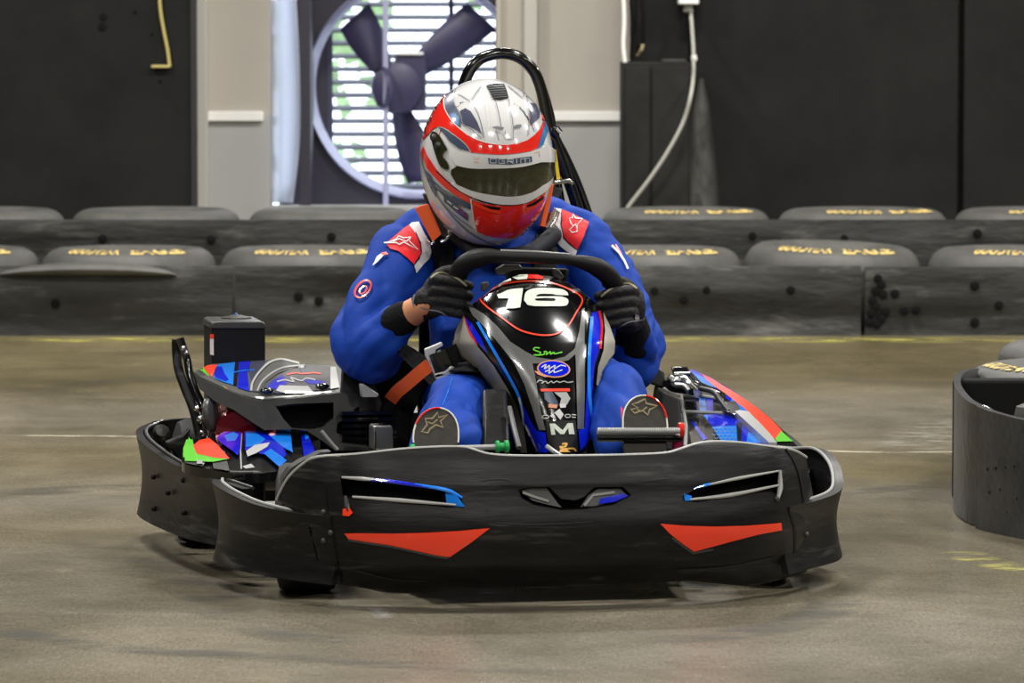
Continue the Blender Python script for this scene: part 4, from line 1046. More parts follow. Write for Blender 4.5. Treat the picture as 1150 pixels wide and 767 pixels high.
e = MB(); e.sheet([(419,480),(421,478),(440,478),(442,483),(442,505),(419,505)], lambda x, y: K(x, y, .80), 'steel', back=KY * .06, L=0); bx = obj('brake_reservoir', e, KT, bevel=.004)
e = MB(); e.lathe([(.001,.006),(.012,.005),(.012,-.004)], K(431,477,.82), 'black_gloss', 16, caps=True); obj('reservoir_cap', e, bx)
e = MB(); e.tube([K(421,484,.79), K(421,505,.79)], .003, 'chrome', 8); obj('sight_tube', e, bx)
# side pod with the blue scale graphics
def SP(px, py):
    return K(px, py, .60 + (532 - py) / 50 * .42 + .10 * ((px - 300) / 95) ** 4 * .3)
sp = [(204,518),(206,504),(212,491),(224,497),(240,489),(262,484),(285,481.5),(320,482),(352,482),(360,500),(352,513),(330,520),(322,527),(290,532),(262,532),(236,527),(214,523)]
sp = curve2(sp, 2, True)
e = MB(); e.sheet(sp, SP, 'black_gloss', back=Vector((0,0,-.02)), L=4); sb = MB().sheet(sp, SP, 'black_gloss', L=4).bvh()
def D3(poly, m, off=.0015): e.decal(sb, poly, m, off + .0035, 4)
D3([(206,520),(206,506),(211,492),(215,489),(217,499),(218,503),(236,514),(258,517.5),(240,521)], 'green_gloss')
D3([(217,503),(224,497),(235,494.5),(244,502),(258,518),(240,516.5),(221,512)], 'orange_red', .002)
D3([(243,494),(252,487),(271,484),(270,506),(267,514),(257,506),(248,500)], 'blue_gloss', .002); D3([(252,492),(262,488),(268,491),(264,498),(255,498)], 'azure_gloss', .0025)
D3([(274,484),(283,483),(300,490),(318,505),(322,513),(314,521),(300,514),(284,510),(275,508)], 'blue_gloss', .002)
D3([(276,487),(286,488),(298,496),(290,503),(276,505)], 'azure_gloss', .0025); D3([(296,512),(304,507),(322,520),(314,528)], 'azure_gloss', .003)
D3([(276,510),(286,503),(303,500),(300,505),(288,512),(278,516)], 'white_gloss', .0032)
D3([(294,484),(326,482.5),(328,506),(329,511),(318,505),(306,495)], 'azure_gloss', .0022)
for r_ in range(6):
    for c_ in range(6):
        x, y = 299 + c_ * 5 + (r_ % 2) * 2.5, 486 + r_ * 4
        if x < 326 and (x - 294) > (y - 484) * 1.15: e.strokes(sb, [(x-2,y-.8),(x,y+.9),(x+2,y-.8)], .8, 'teal_blue', .003)
D3([(337,483),(343,482.5),(354,511),(341,516)], 'blue_gloss', .002); D3([(341,487),(344,487),(347,495),(343,497)], 'azure_gloss', .0026)
e.strokes(sb, [(272,483),(270,506),(271,528)], 1.5, 'silver', .003)
e.strokes(sb, [(208,522),(236,528),(262,531),(290,531)], 1.5, 'grey_plastic', .003)
D3([(221,524),(230,523),(227,527)], 'white_gloss', .003); D3([(272,527),(282,524),(286,528),(276,529.5)], 'white_gloss', .003)
obj('side_pod', e, KT, sharp=50)
# flared front inner corner next to the bumper
e = MB(); e.sheet([(318,538),(326,526),(340,517),(352,512),(360,508),(372,507),(352,520),(336,540),(330,556),(316,556)], lambda x, y: K(x, y, .30), 'grey_plastic', back=KY * .05, L=6); obj('bumper_fillet', e, KT, bevel=.004)
e = MB(); e.lathe([(.001,-.02),(.016,-.018),(.020,0),(.014,.02),(.001,.022)], K(181,486,1.44), 'grey_plastic', 20, -KY + Vector((0,0,.4)), caps=True); obj('rear_knob', e, KT)
e = MB(); e.sheet([(186,497),(207,488),(214,480),(210,512),(204,520),(196,510)], lambda x, y: K(x, y, 1.06), 'black_plastic', back=KY * .03 - Vector((0,0,.0)), L=0); obj('pod_bracket', e, KT, bevel=.004)

# ---------------- left-hand side of the kart (right in view)
def RP(px, py):
    return K(px, py, .58 + max(0, (506 - py)) / 94 * .78 + (.00003 * (px - 820) ** 2))
rp = [(766,447),(772,436),(768,418),(776,414),(790,420),(805,428),(820,437),(836,448),(852,459),(866,470),(879,483),(890,495),(899,505),(900,512),(868,512),(772,512),(768,470)]
e = MB(); e.sheet(rp, RP, 'black_gloss', back=Vector((0,0,-.02)), L=4); rb = MB().sheet(rp, RP, 'black_gloss', L=4).bvh()
def D4(poly, m, off=.0015): e.decal(rb, poly, m, off, 4)
D4([(775,414.5),(790,421),(805,429),(822,439),(838,450),(852,461),(864,474),(872,490),(866,495),(858,486),(838,466),(818,450),(800,437),(785,428),(774,423)], 'blue_gloss')
D4([(787,420),(800,426),(812,434),(818,440),(806,436),(794,428)], 'magenta', .002)
D4([(797,427),(806,431),(820,438.5),(838,450.5),(852,460.5),(866,472),(878,485),(872,493.5),(864,493.5),(858,482),(846,468),(830,455),(812,441),(800,433)], 'orange_red', .0022)
D4([(877,485),(886,493),(890,496.5),(872,497),(870,494)], 'green_gloss', .0025)
D4([(778,419),(792,425),(806,436),(798,436),(784,428)], 'azure_gloss', .0018); D4([(822,448),(838,460),(846,470),(842,472),(828,460),(820,453)], 'azure_gloss', .002); D4([(840,468),(852,480),(850,488),(846,480)], 'azure_gloss', .002)
D4([(792,466),(828,465),(832,470),(858,500),(860,508),(788,508),(780,480)], 'blue_gloss', .0016)
D4([(800,480),(827,479),(828,497),(812,500),(806,492)], 'azure_gloss', .002); D4([(840,486),(850,490),(858,498),(838,498)], 'azure_gloss', .002); D4([(790,467),(796,467),(794,476),(790,472)], 'azure_gloss', .002)
for r_ in range(5):
    for c_ in range(6):
        x, y = 802 + c_ * 5 + (r_ % 2) * 2.5, 482 + r_ * 3.8
        if x < 826: e.strokes(rb, [(x-2,y-.8),(x,y+.9),(x+2,y-.8)], .8, 'teal_blue', .003)
D4([(772,466),(789,466),(800,480),(812,500),(790,500),(776,478),(790,502),(772,504)], 'black_gloss', .0024); D4([(827,476),(833,476),(832,497),(828,497)], 'black_gloss', .0026)
D4([(776,474),(780,476),(795,494),(790,496)], 'blue_gloss', .003)
D4([(785,447),(792,447),(794,463),(786,463)], 'azure_gloss', .0025); D4([(793,447),(801,448),(801,464),(794,463)], 'blue_gloss', .0025)
pod = obj('side_pod', e, KT, sharp=50)
e = MB()
for pts in ([(726,429),(740,435),(762,446),(790,447),(810,450)], [(764,446),(765,464),(810,465.5)], [(766,462),(769,480),(768,503)]):
    e.tube([RP(x, y) - KY * .012 + Vector((0,0,.004)) for x, y in pts], .0042, 'silver', 8)
obj('pod_frame', e, pod)
e = MB(); e.sheet([(823,467),(828,465.5),(838,467),(850,479),(862,492),(870,502),(861,502),(846,488),(834,477)], lambda x, y: RP(x, y) - KY * .02 + Vector((0,0,.012)), 'silver', back=Vector((0,0,-.015)), L=5); obj('pod_fin', e, pod)
e = MB(); e.sheet([(811,456),(824,455),(829,463),(822,469),(812,466)], lambda x, y: RP(x, y) - KY * .025 + Vector((0,0,.01)), 'chrome', back=KY * .02, L=5); obj('latch', e, pod, bevel=.003)
# rear controls on top of the pod
e = MB(); e.sheet([(724,428),(729,414),(738,410),(746,417),(749,432),(745,437)], lambda x, y: K(x, y, 1.12), 'grey_plastic', back=KY * .10, L=0); obj('seat_bracket', e, KT, bevel=.005)
e = MB(); e.hexa([K(757,425,1.12),K(775,423,1.12),K(775,423,1.26),K(757,425,1.26),K(753,412,1.14),K(773,412,1.14),K(773,412,1.24),K(753,412,1.24)], 'black_gloss'); cb_ = obj('control_box', e, KT, bevel=.004)
e = MB(); e.tube([K(757,419.5,1.11), K(775,419,1.11)], .003, 'chrome', 8); obj('box_edge', e, cb_)
hz_ = MB()
for pts, r_, m_ in (([(750,424,1.1),(758,428,1.1),(768,426,1.1),(776,434,1.06),(784,442,1.0)], .010, 'chrome'), ([(748,430,1.12),(756,436,1.08),(768,438,1.05),(778,440,1.02)], .009, 'black_gloss'), ([(770,418,1.15),(778,424,1.1),(786,432,1.05),(800,438,1.0),(812,444,.95)], .007, 'black_gloss'), ([(758,433,1.05),(768,434,1.04),(774,440,1.02)], .007, 'steel'), ([(786,436,1.0),(800,440,.97),(806,446,.94),(818,462,.9)], .006, 'grey_plastic')):
    hz_.tube([K(*p) for p in curve2(pts, 4)], r_, m_, 10)
obj('linkage', hz_, KT)
e = MB(); e.hexa([K(724,506,.70),K(766,506,.70),K(766,506,1.2),K(724,506,1.2),K(745,440,.80),K(764,448,.80),K(764,448,1.2),K(735,432,1.2)], 'black_matte'); obj('battery_case', e, KT, bevel=.006)

# ---------------- harness belts
def strap(name, pts, w, m, par, th=.003, up=None):
    e = MB(); P = [K(*p) for p in curve2(pts, 4)]; rows = []
    for i, p in enumerate(P):
        t = (P[min(i+1,len(P)-1)] - P[max(i-1,0)]).normalized(); d = (CAM - p).normalized(); s_ = t.cross(d).normalized() * w / 2
        n_ = s_.cross(t).normalized() * th
        rows.append([p - s_, p + s_, p + s_ - n_, p - s_ - n_])
    e.grid(rows, m, cu=True, caps=True); return obj(name, e, par)
hb = strap('lap_belt', [(438,450,.93),(446,440,.86),(458,430,.80),(472,418,.76),(482,410,.745)], .029, 'orange_strap', KT)
e = MB(); bk = [(476,391),(495,384),(498,388),(488,394),(497,420),(509,413),(512,421),(500,428),(488,427),(483,412)]
e.sheet([(477,392),(496,384),(498,388),(489,393),(490,396),(482,399),(489,420),(500,417),(507,411),(513,413),(512,421),(498,428),(490,427),(484,411),(478,400)], lambda x, y: K(x, y, .722), 'bright_metal', back=KY * .012, L=0)
obj('buckle_frame', e, hb, bevel=.002)
e = MB(); e.sheet([(484,397),(500,391),(510,412),(498,420)], lambda x, y: K(x, y, .728), 'black_gloss', back=KY * .012, L=0); obj('buckle', e, hb, bevel=.003)
e = MB(); e.sheet([(498,392),(512,386),(520,404),(509,412)], lambda x, y: K(x, y, .74), 'webbing', back=KY * .004, L=0); obj('webbing', e, hb)
# ================================================================== the driver
PM = Matrix.Translation(KL(.05, 1.02, .10)) @ Matrix.Rotation(YAW, 4, 'Z')
def body_parts(mb, m, k=1.0, ends=True):
    q = lambda px, py, yl: K(px, py, yl)
    rot = Matrix.Rotation(YAW, 3, 'Z')
    mb.ball(q(560,322,1.13), (.172*k,.115*k,.165*k), m, 12, rot); mb.ball(q(560,385,1.05), (.160*k,.115*k,.16*k), m, 12, rot); mb.ball(q(556,450,1.02), (.165*k,.13*k,.11*k), m, 12, rot)
    limb(mb, [(q(466,274,1.12), .064*k), (q(515,258,1.13), .066*k), (q(560,252,1.15), .064*k), (q(605,254,1.13), .066*k), (q(652,270,1.12), .066*k)], m)
    # arms
    if ends:
        limb(mb, [(q(458,282,1.11), .074), (q(433,326,1.05), .070), (q(413,378,.985), .075), (q(418,396,.95), .073), (q(433,378,.90), .056), (q(444,364,.872), .043)], m)
        limb(mb, [(q(658,278,1.10), .070), (q(690,326,1.04), .066), (q(706,378,.985), .073), (q(709,398,.95), .069), (q(711,388,.91), .055), (q(712,380,.885), .042)], m)
        limb(mb, [(q(535,462,1.0), .095), (q(525,455,.80), .082), (q(516,456,.63), .066), (q(508,478,.53), .074), (q(502,502,.42), .078)], m)
        limb(mb, [(q(600,462,1.0), .095), (q(645,450,.80), .082), (q(682,437,.64), .070), (q(692,465,.54), .064), (q(706,500,.42), .060)], m)
    else:
        limb(mb, [(q(462,284,1.11), .045), (q(436,326,1.05), .042), (q(415,388,.96), .040), (q(435,372,.89), .036), (q(462,352,.845), .031), (q(480,342,.80), .028), (q(495,338,.78), .024)], m)
        limb(mb, [(q(655,282,1.11), .045), (q(684,326,1.05), .042), (q(709,394,.96), .040), (q(711,384,.90), .036), (q(708,364,.845), .024), (q(703,352,.80), .026), (q(697,347,.79), .022)], m)
        limb(mb, [(q(535,462,1.0), .075), (q(525,455,.80), .065), (q(516,458,.63), .050), (q(506,490,.50), .035), (q(500,510,.42), .028)], m)
        limb(mb, [(q(600,462,1.0), .075), (q(645,450,.80), .065), (q(682,440,.64), .052), (q(698,480,.50), .035), (q(708,505,.42), .028)], m)

# helmet frame
HC = K(546, 180, 1.00)
ya, pi_ = R(17), R(29)
hf = Vector((math.sin(ya) * math.cos(pi_), -math.cos(ya) * math.cos(pi_), -math.sin(pi_)))
hr = Vector((math.cos(ya), math.sin(ya), 0)); rl = Matrix.Rotation(R(-2), 3, hf); hr = rl @ hr
hu = hf.cross(hr)
hprof = [(-180,.160),(-150,.150),(-120,.150),(-95,.160),(-75,.176),(-60,.186),(-42,.192),(-25,.184),(-10,.176),(5,.168),(20,.162),(40,.161),(60,.165),(80,.170),(100,.176),(120,.180),(140,.178),(160,.170),(180,.160)]
HA = .1445
def HS(lam, phi, off=0.0):
    phi_ = (phi + 180) % 360 - 180
    r = smooth_interp(phi_, hprof) + off
    cl = max(0.0, math.cos(R(lam))) ** .93
    return HC + hr * ((HA + off) * math.sin(R(lam))) + (hf * math.cos(R(phi)) + hu * math.sin(R(phi))) * (r * cl)
def HI(p):
    d = p - HC; x = d.dot(hr); y = d.dot(hf); z = d.dot(hu)
    return math.degrees(math.asin(max(-1, min(1, x / HA)))), math.degrees(math.atan2(z, y))

# body (skin) with head, neck and face
mb = MB(); body_parts(mb, 'skin', .8, ends=False)
limb(mb, [(K(560,290,1.14), .062), (K(556,250,1.09), .056), (HC - hu*.03 - hf*.02, .060)], 'skin')
mb.grid([[HC + (hr * (.072 * math.sin(t) * math.cos(a)) + hf * (.092 * math.cos(t) * math.cos(a) + (.012 if math.sin(a) < 0 and math.cos(t) > .5 else 0)) + hu * (.115 * math.sin(a) - .005)) for t in (2*math.pi*j/28 for j in range(28))] for a in (R(-85 + 170*i/18) for i in range(19))], 'skin', cu=True, caps=True)
mb.ball(HC + hf*.096 - hu*.022, (.012,.014,.012), 'skin', 6); mb.tube([HC + hf*.088 + hu*.012, HC + hf*.102 - hu*.026], [.007,.012], 'skin', 8)
for sx in (-1, 1): mb.ball(HC + hr*(sx*.074) - hu*.01, (.010,.018,.028), 'skin', 6)
mb.tube([HC + hf*.088 + hr*t - hu*(.052 + abs(t)*.1) for t in (-.025,-.012,0,.012,.025)], .006, 'skin', 8)
bd = organic(mb, .008, 3)
for sx in (-1, 1):
    bd.ball(HC + hf*.083 + hr*(sx*.031) + hu*.012, .012, 'offwhite', 8); bd.ball(HC + hf*.0905 + hr*(sx*.031) + hu*.012, .006, 'foam', 6)
PR = obj('person', bd, None, PM, sharp=None)
tag(PR, 'driver in a blue racing suit and red-white helmet leaning behind the kart steering wheel', 'person')
e = MB(); e.grid([[HC + (hr*(.078*math.cos(a)*math.cos(t)) - hf*(.098*math.cos(a)*math.sin(t) - .01) + hu*(.118*math.sin(a) + .004)) for t in (math.pi*(j/20)*1.1 - .15 for j in range(21))] for a in (R(-20 + 108*i/12) for i in range(13))], 'hair'); obj('hair', e, PR)

# racing suit
def fold(co, nn):
    p = co
    wp = p + Vector((noise.noise(p * 4), noise.noise(p * 4 + Vector((5,1,2))), noise.noise(p * 4 + Vector((2,8,1))))) * .06
    n1 = noise.noise(Vector(((wp.x * .8 + wp.z * .6) * 12, wp.y * 6, (wp.z * .8 - wp.x * .6) * 4.5)))
    n2 = noise.noise(Vector(((wp.x * .6 - wp.z * .8) * 26, wp.y * 14, (wp.z * .6 + wp.x * .8) * 9)) + Vector((4, 4, 4)))
    k = .5 if abs((p - KO).dot(KX) - .03) < .12 and p.z > .5 else 1
    return k * ((math.sqrt(n1 * n1 + .0015) - .2) * .026 + (math.sqrt(n2 * n2 + .0008) - .2) * .009)
mb = MB(); body_parts(mb, 'suit'); st = organic(mb, .0065, 10, fold)
sbv = st.bvh()
def DS(poly, m, off=.003): st.decal(sbv, poly, m, off, 4)
# shoulder yokes
DS([(434,274),(441,268),(452,259),(460,254),(466,263),(471,275),(472,285),(464,298),(457,291),(447,283),(438,280)], 'suit_red', .004)
DS([(460,254),(463,251),(471,250),(478,266),(483,282),(481,290),(474,298),(466,307),(464,299),(470,291),(473,283),(471,272),(466,263)], 'suit_white', .004)
DS([(630,236),(640,240),(651,245),(661,251),(656,266),(649,281),(640,274),(632,266),(630,250)], 'suit_red', .004)
DS([(622,234),(630,236),(629,252),(632,267),(640,275),(649,282),(647,288),(637,282),(628,275),(622,262),(620,248)], 'suit_white', .004)
st.strokes(sbv, [(466,262),(471,273),(472,285),(464,297)], 1, 'suit_dark', .005); st.strokes(sbv, [(630,240),(630,255),(633,266),(649,281)], 1, 'suit_dark', .005)
def A1(x, y): return (370 + x / 3.835, 220 + y / 3.835)
st.strokes(sbv, [A1(x, y) for x, y in ((238,207),(262,203),(290,190),(298,178),(318,186),(350,182),(342,198),(378,234),(338,213),(320,203),(300,214),(290,206))], 1.3, 'suit_white', .0055, True)
st.strokes(sbv, [A1(x, y) for x, y in ((350,183),(330,200),(300,190),(275,202))], 1.3, 'suit_white', .0055)
def A2(x, y): return (560 + x / 2.95, 220 + y / 2.95)
st.strokes(sbv, [A2(x, y) for x, y in ((243,62),(252,78),(276,82),(262,96),(262,122),(246,124),(234,112),(246,102),(238,92),(232,78),(243,78))], 1.3, 'suit_white', .0055, True)
st.strokes(sbv, [A2(x, y) for x, y in ((246,102),(254,96),(260,110))], 1.2, 'suit_white', .0055)
# arm badges
st.strokes(sbv, ellipse(408,326,6.5,11,20,.65), 2, 'orange_red', .005, True); st.strokes(sbv, ellipse(408,327,2.8,5,14,.65), 1.6, 'orange_red', .005, True)
DS([(419,300),(424,289),(428,286),(431,288),(424,296)], 'suit_white', .005); DS([(428,285),(434,284),(437,287),(431,288)], 'orange_red', .005)
st.strokes(sbv, [(686,277),(694,285),(700,294),(704,303)], 2.2, 'suit_white', .005); st.strokes(sbv, [(690,276),(697,288)], 1.6, 'orange_red', .005)
DS([(698,458),(703,464),(703,470),(699,472)], 'magenta', .005)
st.strokes(sbv, [(451,401),(455,398),(459,396)], 2, 'suit_white', .004)
# seams on trousers and sleeve
st.strokes(sbv, curve2([(508,425),(503,440),(497,456)], 4), .8, 'azure_gloss', .002)
suit = obj('racing_suit', st, PR, sharp=None, recalc=False)
# collar, cuffs
e = MB(); e.tube([K(*p) for p in ((512,262,1.03),(535,283,.98),(565,290,.97),(597,284,.98),(622,264,1.03),(605,245,1.14),(560,240,1.19),(520,245,1.14))], .021, 'suit_dark', 12, closed=True)
obj('collar', organic(e, .006, 6), suit, sharp=None)
e = MB(); limb(e, [(K(445,362,.868), .0385), (K(450,359,.862), .038), (K(455,356,.855), .0365)], 'knit'); obj('cuff', organic(e, .004, 3), suit, sharp=None)
e = MB(); limb(e, [(K(712,383,.89), .045), (K(711,374,.87), .040), (K(709,363,.845), .036)], 'knit'); obj('cuff', organic(e, .004, 3), suit, sharp=None)
# chest straps belong to the kart's harness
def bstrap(name, bvh, poly, m, off, par, th=.004, L=5):
    e = MB(); e.sheet(poly, lambda x, y: hit(bvh, x, y, off), m, back=lambda x, y: hit(bvh, x, y, off - th), L=L); return obj(name, e, par, sharp=50)
h1_ = bstrap('shoulder_belt', sbv, [(480,262),(497,256),(508,268),(512,290),(514,330),(490,330),(486,300)], 'webbing', .010, KT)
h2_ = bstrap('shoulder_belt', sbv, [(600,266),(618,252),(626,266),(622,300),(620,330),(598,330),(598,300)], 'webbing', .010, KT)
bstrap('waist_belt', sbv, [(455,404),(480,396),(560,400),(640,404),(640,426),(560,424),(500,420),(470,422)], 'webbing', .010, KT)

# gloves
def glove(mir):
    f = (lambda x: x) if not mir else (lambda x: 1199 - x)      # 513 <-> 686 mirrored about the wheel centre
    dy = 0 if not mir else 12
    q = lambda px, py, yl: K(f(px), py + dy, yl)
    e = MB()
    ys = (318, 330, 342, 353)
    for i, y in enumerate(ys):
        sc = (1, 1.06, 1.0, .86)[i]
        limb(e, [(q(487, y - 2, .785), .0125*sc), (q(491, y - 4, .745), .0125*sc), (q(502, y - 3, .722), .0118*sc), (q(515, y, .718), .0110*sc), (q(525, y + 2, .728), .0102*sc), (q(528 - i, y + 3, .748), .0095*sc)], 'glove', 12, 4)
    rot = Matrix.Rotation(YAW, 3, 'Z')
    e.ball(q(488,334,.797), (.028,.026,.044), 'glove', 10, rot)
    limb(e, [(q(485,338,.803), .037), (q(480,341,.812), .036), (q(477,343,.82), .034)] if not mir else [(K(700,350,.805), .036), (K(704,355,.822), .035), (K(708,361,.84), .034)], 'glove', 16)
    limb(e, [(q(484,322,.81), .017), (q(494,309,.80), .0150), (q(507,304,.787), .0135), (q(518,306,.772), .0115)], 'glove', 12)
    g = organic(e, .0032, 2)
    bv = g.bvh(); m_ = (lambda pts: [(f(x), y + dy) for x, y in pts])
    g.strokes(bv, m_(curve2([(484,312),(493,306),(504,308),(515,314),(524,321)], 4)), 2.0, 'glove_piping', .001, L=3)
    g.strokes(bv, m_(curve2([(472,345),(482,348),(494,350),(506,357)], 4)), 1.2, 'line_grey', .001, L=3)
    g.strokes(bv, m_(curve2([(466,331),(464,340),(467,352),(474,363)], 4)), 2.2, 'line_grey', .001, L=3)
    return obj('glove', g, PR, sharp=None, recalc=False)
glove(False); glove(True)

# shoes: sole towards the camera, toes up
def shoe(cx, top, w, lean, flip=1):
    e = MB(); yl = .275
    pol = []
    for a in range(0, 181, 12):
        q = R(a); pol.append((cx - w * math.cos(q) + lean * math.sin(q), top + 34 - 34 * math.sin(q) ** .85))
    pol += [(cx + w * .98, 497), (cx + w * .8, 520), (cx + w * .7, 545), (cx - w * .7, 545), (cx - w * .8, 520), (cx - w * .98, 497)]
    fn = lambda x, y: K(x, y, yl + .0007 * (y - top) * -1 + .02)
    # upper
    up = MB(); rows = []
    for k in range(7):
        u = k / 6; sc = 1 + .04 * math.sin(u * math.pi) - .25 * u * u; rows.append([K(cx + (x - cx) * sc, top + 6 + (y - top) * (1 - .10 * u) + u * 6, yl + .02 - .0007 * (y - top) + .012 + u * .10) for x, y in pol])
    up.grid(rows, 'suit_dark', cu=True, caps=True); o = obj('shoe', up, PR, sharp=60)
    e.sheet(pol, fn, 'sole', back=KY * .014, L=6, mside='sole'); bv = MB().sheet(pol, fn, 'sole', L=6).bvh()
    so = obj('sole', e, o, sharp=60)
    r_ = MB(); top_pts = [p for p in pol[:16]]
    r_.tube([fn(x, y) for x, y in [(pol[-1][0], 497)] + top_pts + [(pol[16][0], 497)]], .0018, 'offwhite', 8); r_.tube([fn(x, y) - KY * .002 for x, y in (top_pts[2:9] if flip > 0 else top_pts[8:15])], .0019, 'red_gloss', 8)
    obj('sole_edge', r_, o)
    t = MB(); s_ = lambda x, y: (cx + flip * x, top + y)
    star = [(-16,27),(-10,19),(-12,12),(-4,12),(2,5),(3,11),(13,8),(5,15),(8,22),(0,19),(-7,24),(-9,28)]
    if flip < 0: star = [(-15,10),(-8,8),(0,4),(1,9),(14,12),(5,16),(3,22),(-3,17),(-12,20),(-16,16),(-8,14)]; s_ = lambda x, y: (cx + x, top + y)
    t.strokes(bv, [s_(x, y) for x, y in star], 1.9, 'tan', .001, True, L=8)
    t.strokes(bv, [s_(-9,16), s_(-4,18), s_(2,13)], 1.5, 'tan', .001)
    obj('sole_logo', t, so, recalc=False)
shoe(489.5, 458, 25.5, 2, 1); shoe(724.5, 444, 25, -2, -1)

# ---------------- helmet
e = MB(); rows = []
for i in range(121):
    phi = -180 + 360 * i / 120
    rows.append([HS(-90 + 180 * j / 72, phi) for j in range(73)])
e.grid(rows[:-1], 'white_gloss', cv=True); hb_ = e.bvh()
def c7(*p): return [(460 + x / 6.39, 80 + y / 6.39) for x, y in p]
def c8(*p): return [(460 + x / 6.39, 170 + y / 6.39) for x, y in p]
def HD(poly, m, off=.0008, sm=False):
    off += .0010; e.decal(hb_, curve2(poly, 3, True) if sm else poly, m, off, 3)
def HL(pts, w, m, off=.0016, sm=True):
    off += .0006; e.strokes(hb_, curve2(pts, 3) if sm else pts, w, m, off, L=4)
# red crown band
HD([(504,103),(498,110),(499,122),(507,136),(516,145),(525,152),(545,160.5),(557,162.5),(570,163),(582,161),(592,157.5),(600,151.5),(606,145),(610,135),(608.5,126),(606,119),(609,121),(613,129),(614.5,138),(613,147),(609,157),(604,165.5),(596,169.5),(585,171.5),(572,173),(560,173.5),(544,172.5),(529,171),(524,163.5),(515,155.5),(506,149),(498,143),(494,142),(488,144),(482,150.5),(475.6,157),(473.4,149),(475,139),(479,127),(484,119),(490,112),(498,105.5)], 'red_gloss')
HD([(512,97),(509,105),(509,114),(512,122),(518,131),(517.5,143),(512,140),(506,134),(501,125),(499.5,115),(501,107),(505,100)], 'slate')
HD([(505,129),(511,127),(516,133),(516.5,142),(510,138)], 'teal_blue', .0014)
HD([(517,125),(523,122),(529,125.5),(536,137),(541.5,151),(535,146),(526,141),(518.5,139)], 'navy_grey', .0012, False)
HD([(594.5,116),(601,117),(605.5,128),(605,133),(600,137),(595,141)], 'navy_grey', .0012)
HD([(596,102),(603,109),(607.5,120),(609,128),(606,126),(602,114),(596,106)], 'slate', .0014)
HD([(611,138),(614.5,133),(615,147),(609,163),(603,167),(606,156)], 'teal_blue', .0015)
HD([(493,143.5),(500,144),(509,151),(522,161),(528,170),(516,167),(505,158),(499,150)], 'slate', .0012)
HL([(489,150),(493,143.5),(500.5,145),(512,153),(523,162),(529,170.5)], 1, 'silver', .002)
HL([(512,98),(509.5,108),(511,118),(518,130),(520,139),(530,146),(541,156)], 1.0, 'line_grey')
HL([(499,111),(500,122),(508,136),(520,147),(536,157),(556,162)], .9, 'offwhite')
HL([(514,106),(520,109),(528,113),(534,106),(540,98)], .9, 'line_grey'); HL([(528,113),(536,126),(541,142),(543,155)], 1.1, 'line_grey')
HL([(570,97),(580,105),(587,110),(588,102)], .8, 'line_grey'); HL([(591,104),(593,118),(594,135),(593,152)], .9, 'line_grey')
HL([(546,115),(548,128),(550,143)], .8, 'offwhite'); HL([(556,112),(560,128),(563,145)], .8, 'line_grey', .0014); HL([(571,112),(574,128),(576,143)], .8, 'line_grey', .0014)
# crown vents
HD([(546,97),(554,94.5),(566,95),(569,103),(571,110.5),(562,112.5),(554,112),(550,104)], 'black_matte', .0012)
for k in range(6): HL([(548 + k*.6, 98 + k*2.5), (568 + k*.5, 96.5 + k*2.5)], .5, 'line_grey', .0018, False)
HD([(552,143),(558,142),(566,143.5),(564,146.5),(557,145.5)], 'line_grey', .0014); HD([(575,144),(579,140.5),(585,140),(585,143.5),(579,144.5)], 'line_grey', .0014)
HL([(557,146),(560,158)], .8, 'line_grey'); HL([(567,147),(567,157)], .8, 'line_grey'); HL([(576,146),(576,157)], .8, 'line_grey'); HL([(568,157),(575,156.5)], .9, 'line_grey', .0016, False)
# lower red stripe and chin
HD([(473.3,171),(476,164),(480,174),(491,190.5),(500,200),(507,206),(518,212.5),(529,218.5),(530,229),(520,224),(508,216.5),(499,209.5),(491,201.5),(480,189)], 'red_gloss')
HD([(530,224),(538,227),(548,229),(558,230.3),(570,230.7),(584,229),(596,226),(605,220),(612,213.5),(611,224),(607,236),(602.5,251.5),(595,262),(586,265.5),(576,267),(564,267.3),(554,266),(545,263.5),(536.7,260),(534,252),(532.5,243)], 'red_gloss')
HL([(528.8,223),(530.3,234),(532,246),(535.5,261)], 1.3, 'offwhite', .002)
HL([(491,192),(508,208),(522,217),(540,225.5),(556,229),(572,230),(590,227.2),(602,221),(613,211)], 1.2, 'black_gloss', .002)
HD([(540,229),(550,231),(562,232.5),(561,235.5),(551,234.5),(543,232)], 'black_matte', .0016); HD([(591,230),(598,227),(610,219.5),(609,223),(600,229.5),(592,232)], 'black_matte', .0016)
HD([(531,225.5),(540,229.5),(551,234.5),(562,236),(561,240),(549,237),(538,233),(531.5,229)], 'orange_red', .0018); HD([(590,233),(600,230),(610,222.5),(609.5,226),(600,234),(591,237.5)], 'orange_red', .0018)  # orange strips paint reflections onto the chin
HD([(487,202),(498,212),(511,220),(529,229),(529,235),(516,230),(500,221),(489,210)], 'slate', .0012); HD([(490,206),(500,214),(510,219),(508,221),(497,215),(489,209)], 'line_grey', .0016)
HD([(499,220),(512,228),(527,241),(526,247.5),(512,237),(499.5,226)], 'slate', .0014)
e.text(hb_, 'GENUINE', 513, 234, 22, 3.6, 'offwhite', .002, rot=.68) if False else None
HL([(503,225),(508,229)], 1.3, 'offwhite', .002); HL([(510,231),(515,234.5)], 1.3, 'offwhite', .002); HL([(517,236),(524,242.5)], 1.6, 'magenta', .002)
HD([(478,190),(484,196),(490,207),(491,222),(486,214),(481,203)], 'slate', .0012)
HL([(474,182),(481,202),(494,224),(512,242),(531,256)], 1.0, 'line_grey', .0014)
HL([(473,170),(476,186),(484,206),(498,229),(518,252),(540,268),(562,275),(585,272)], 1.6, 'line_grey', .0016)
helmet = obj('helmet', e, PR, sharp=None, recalc=False)
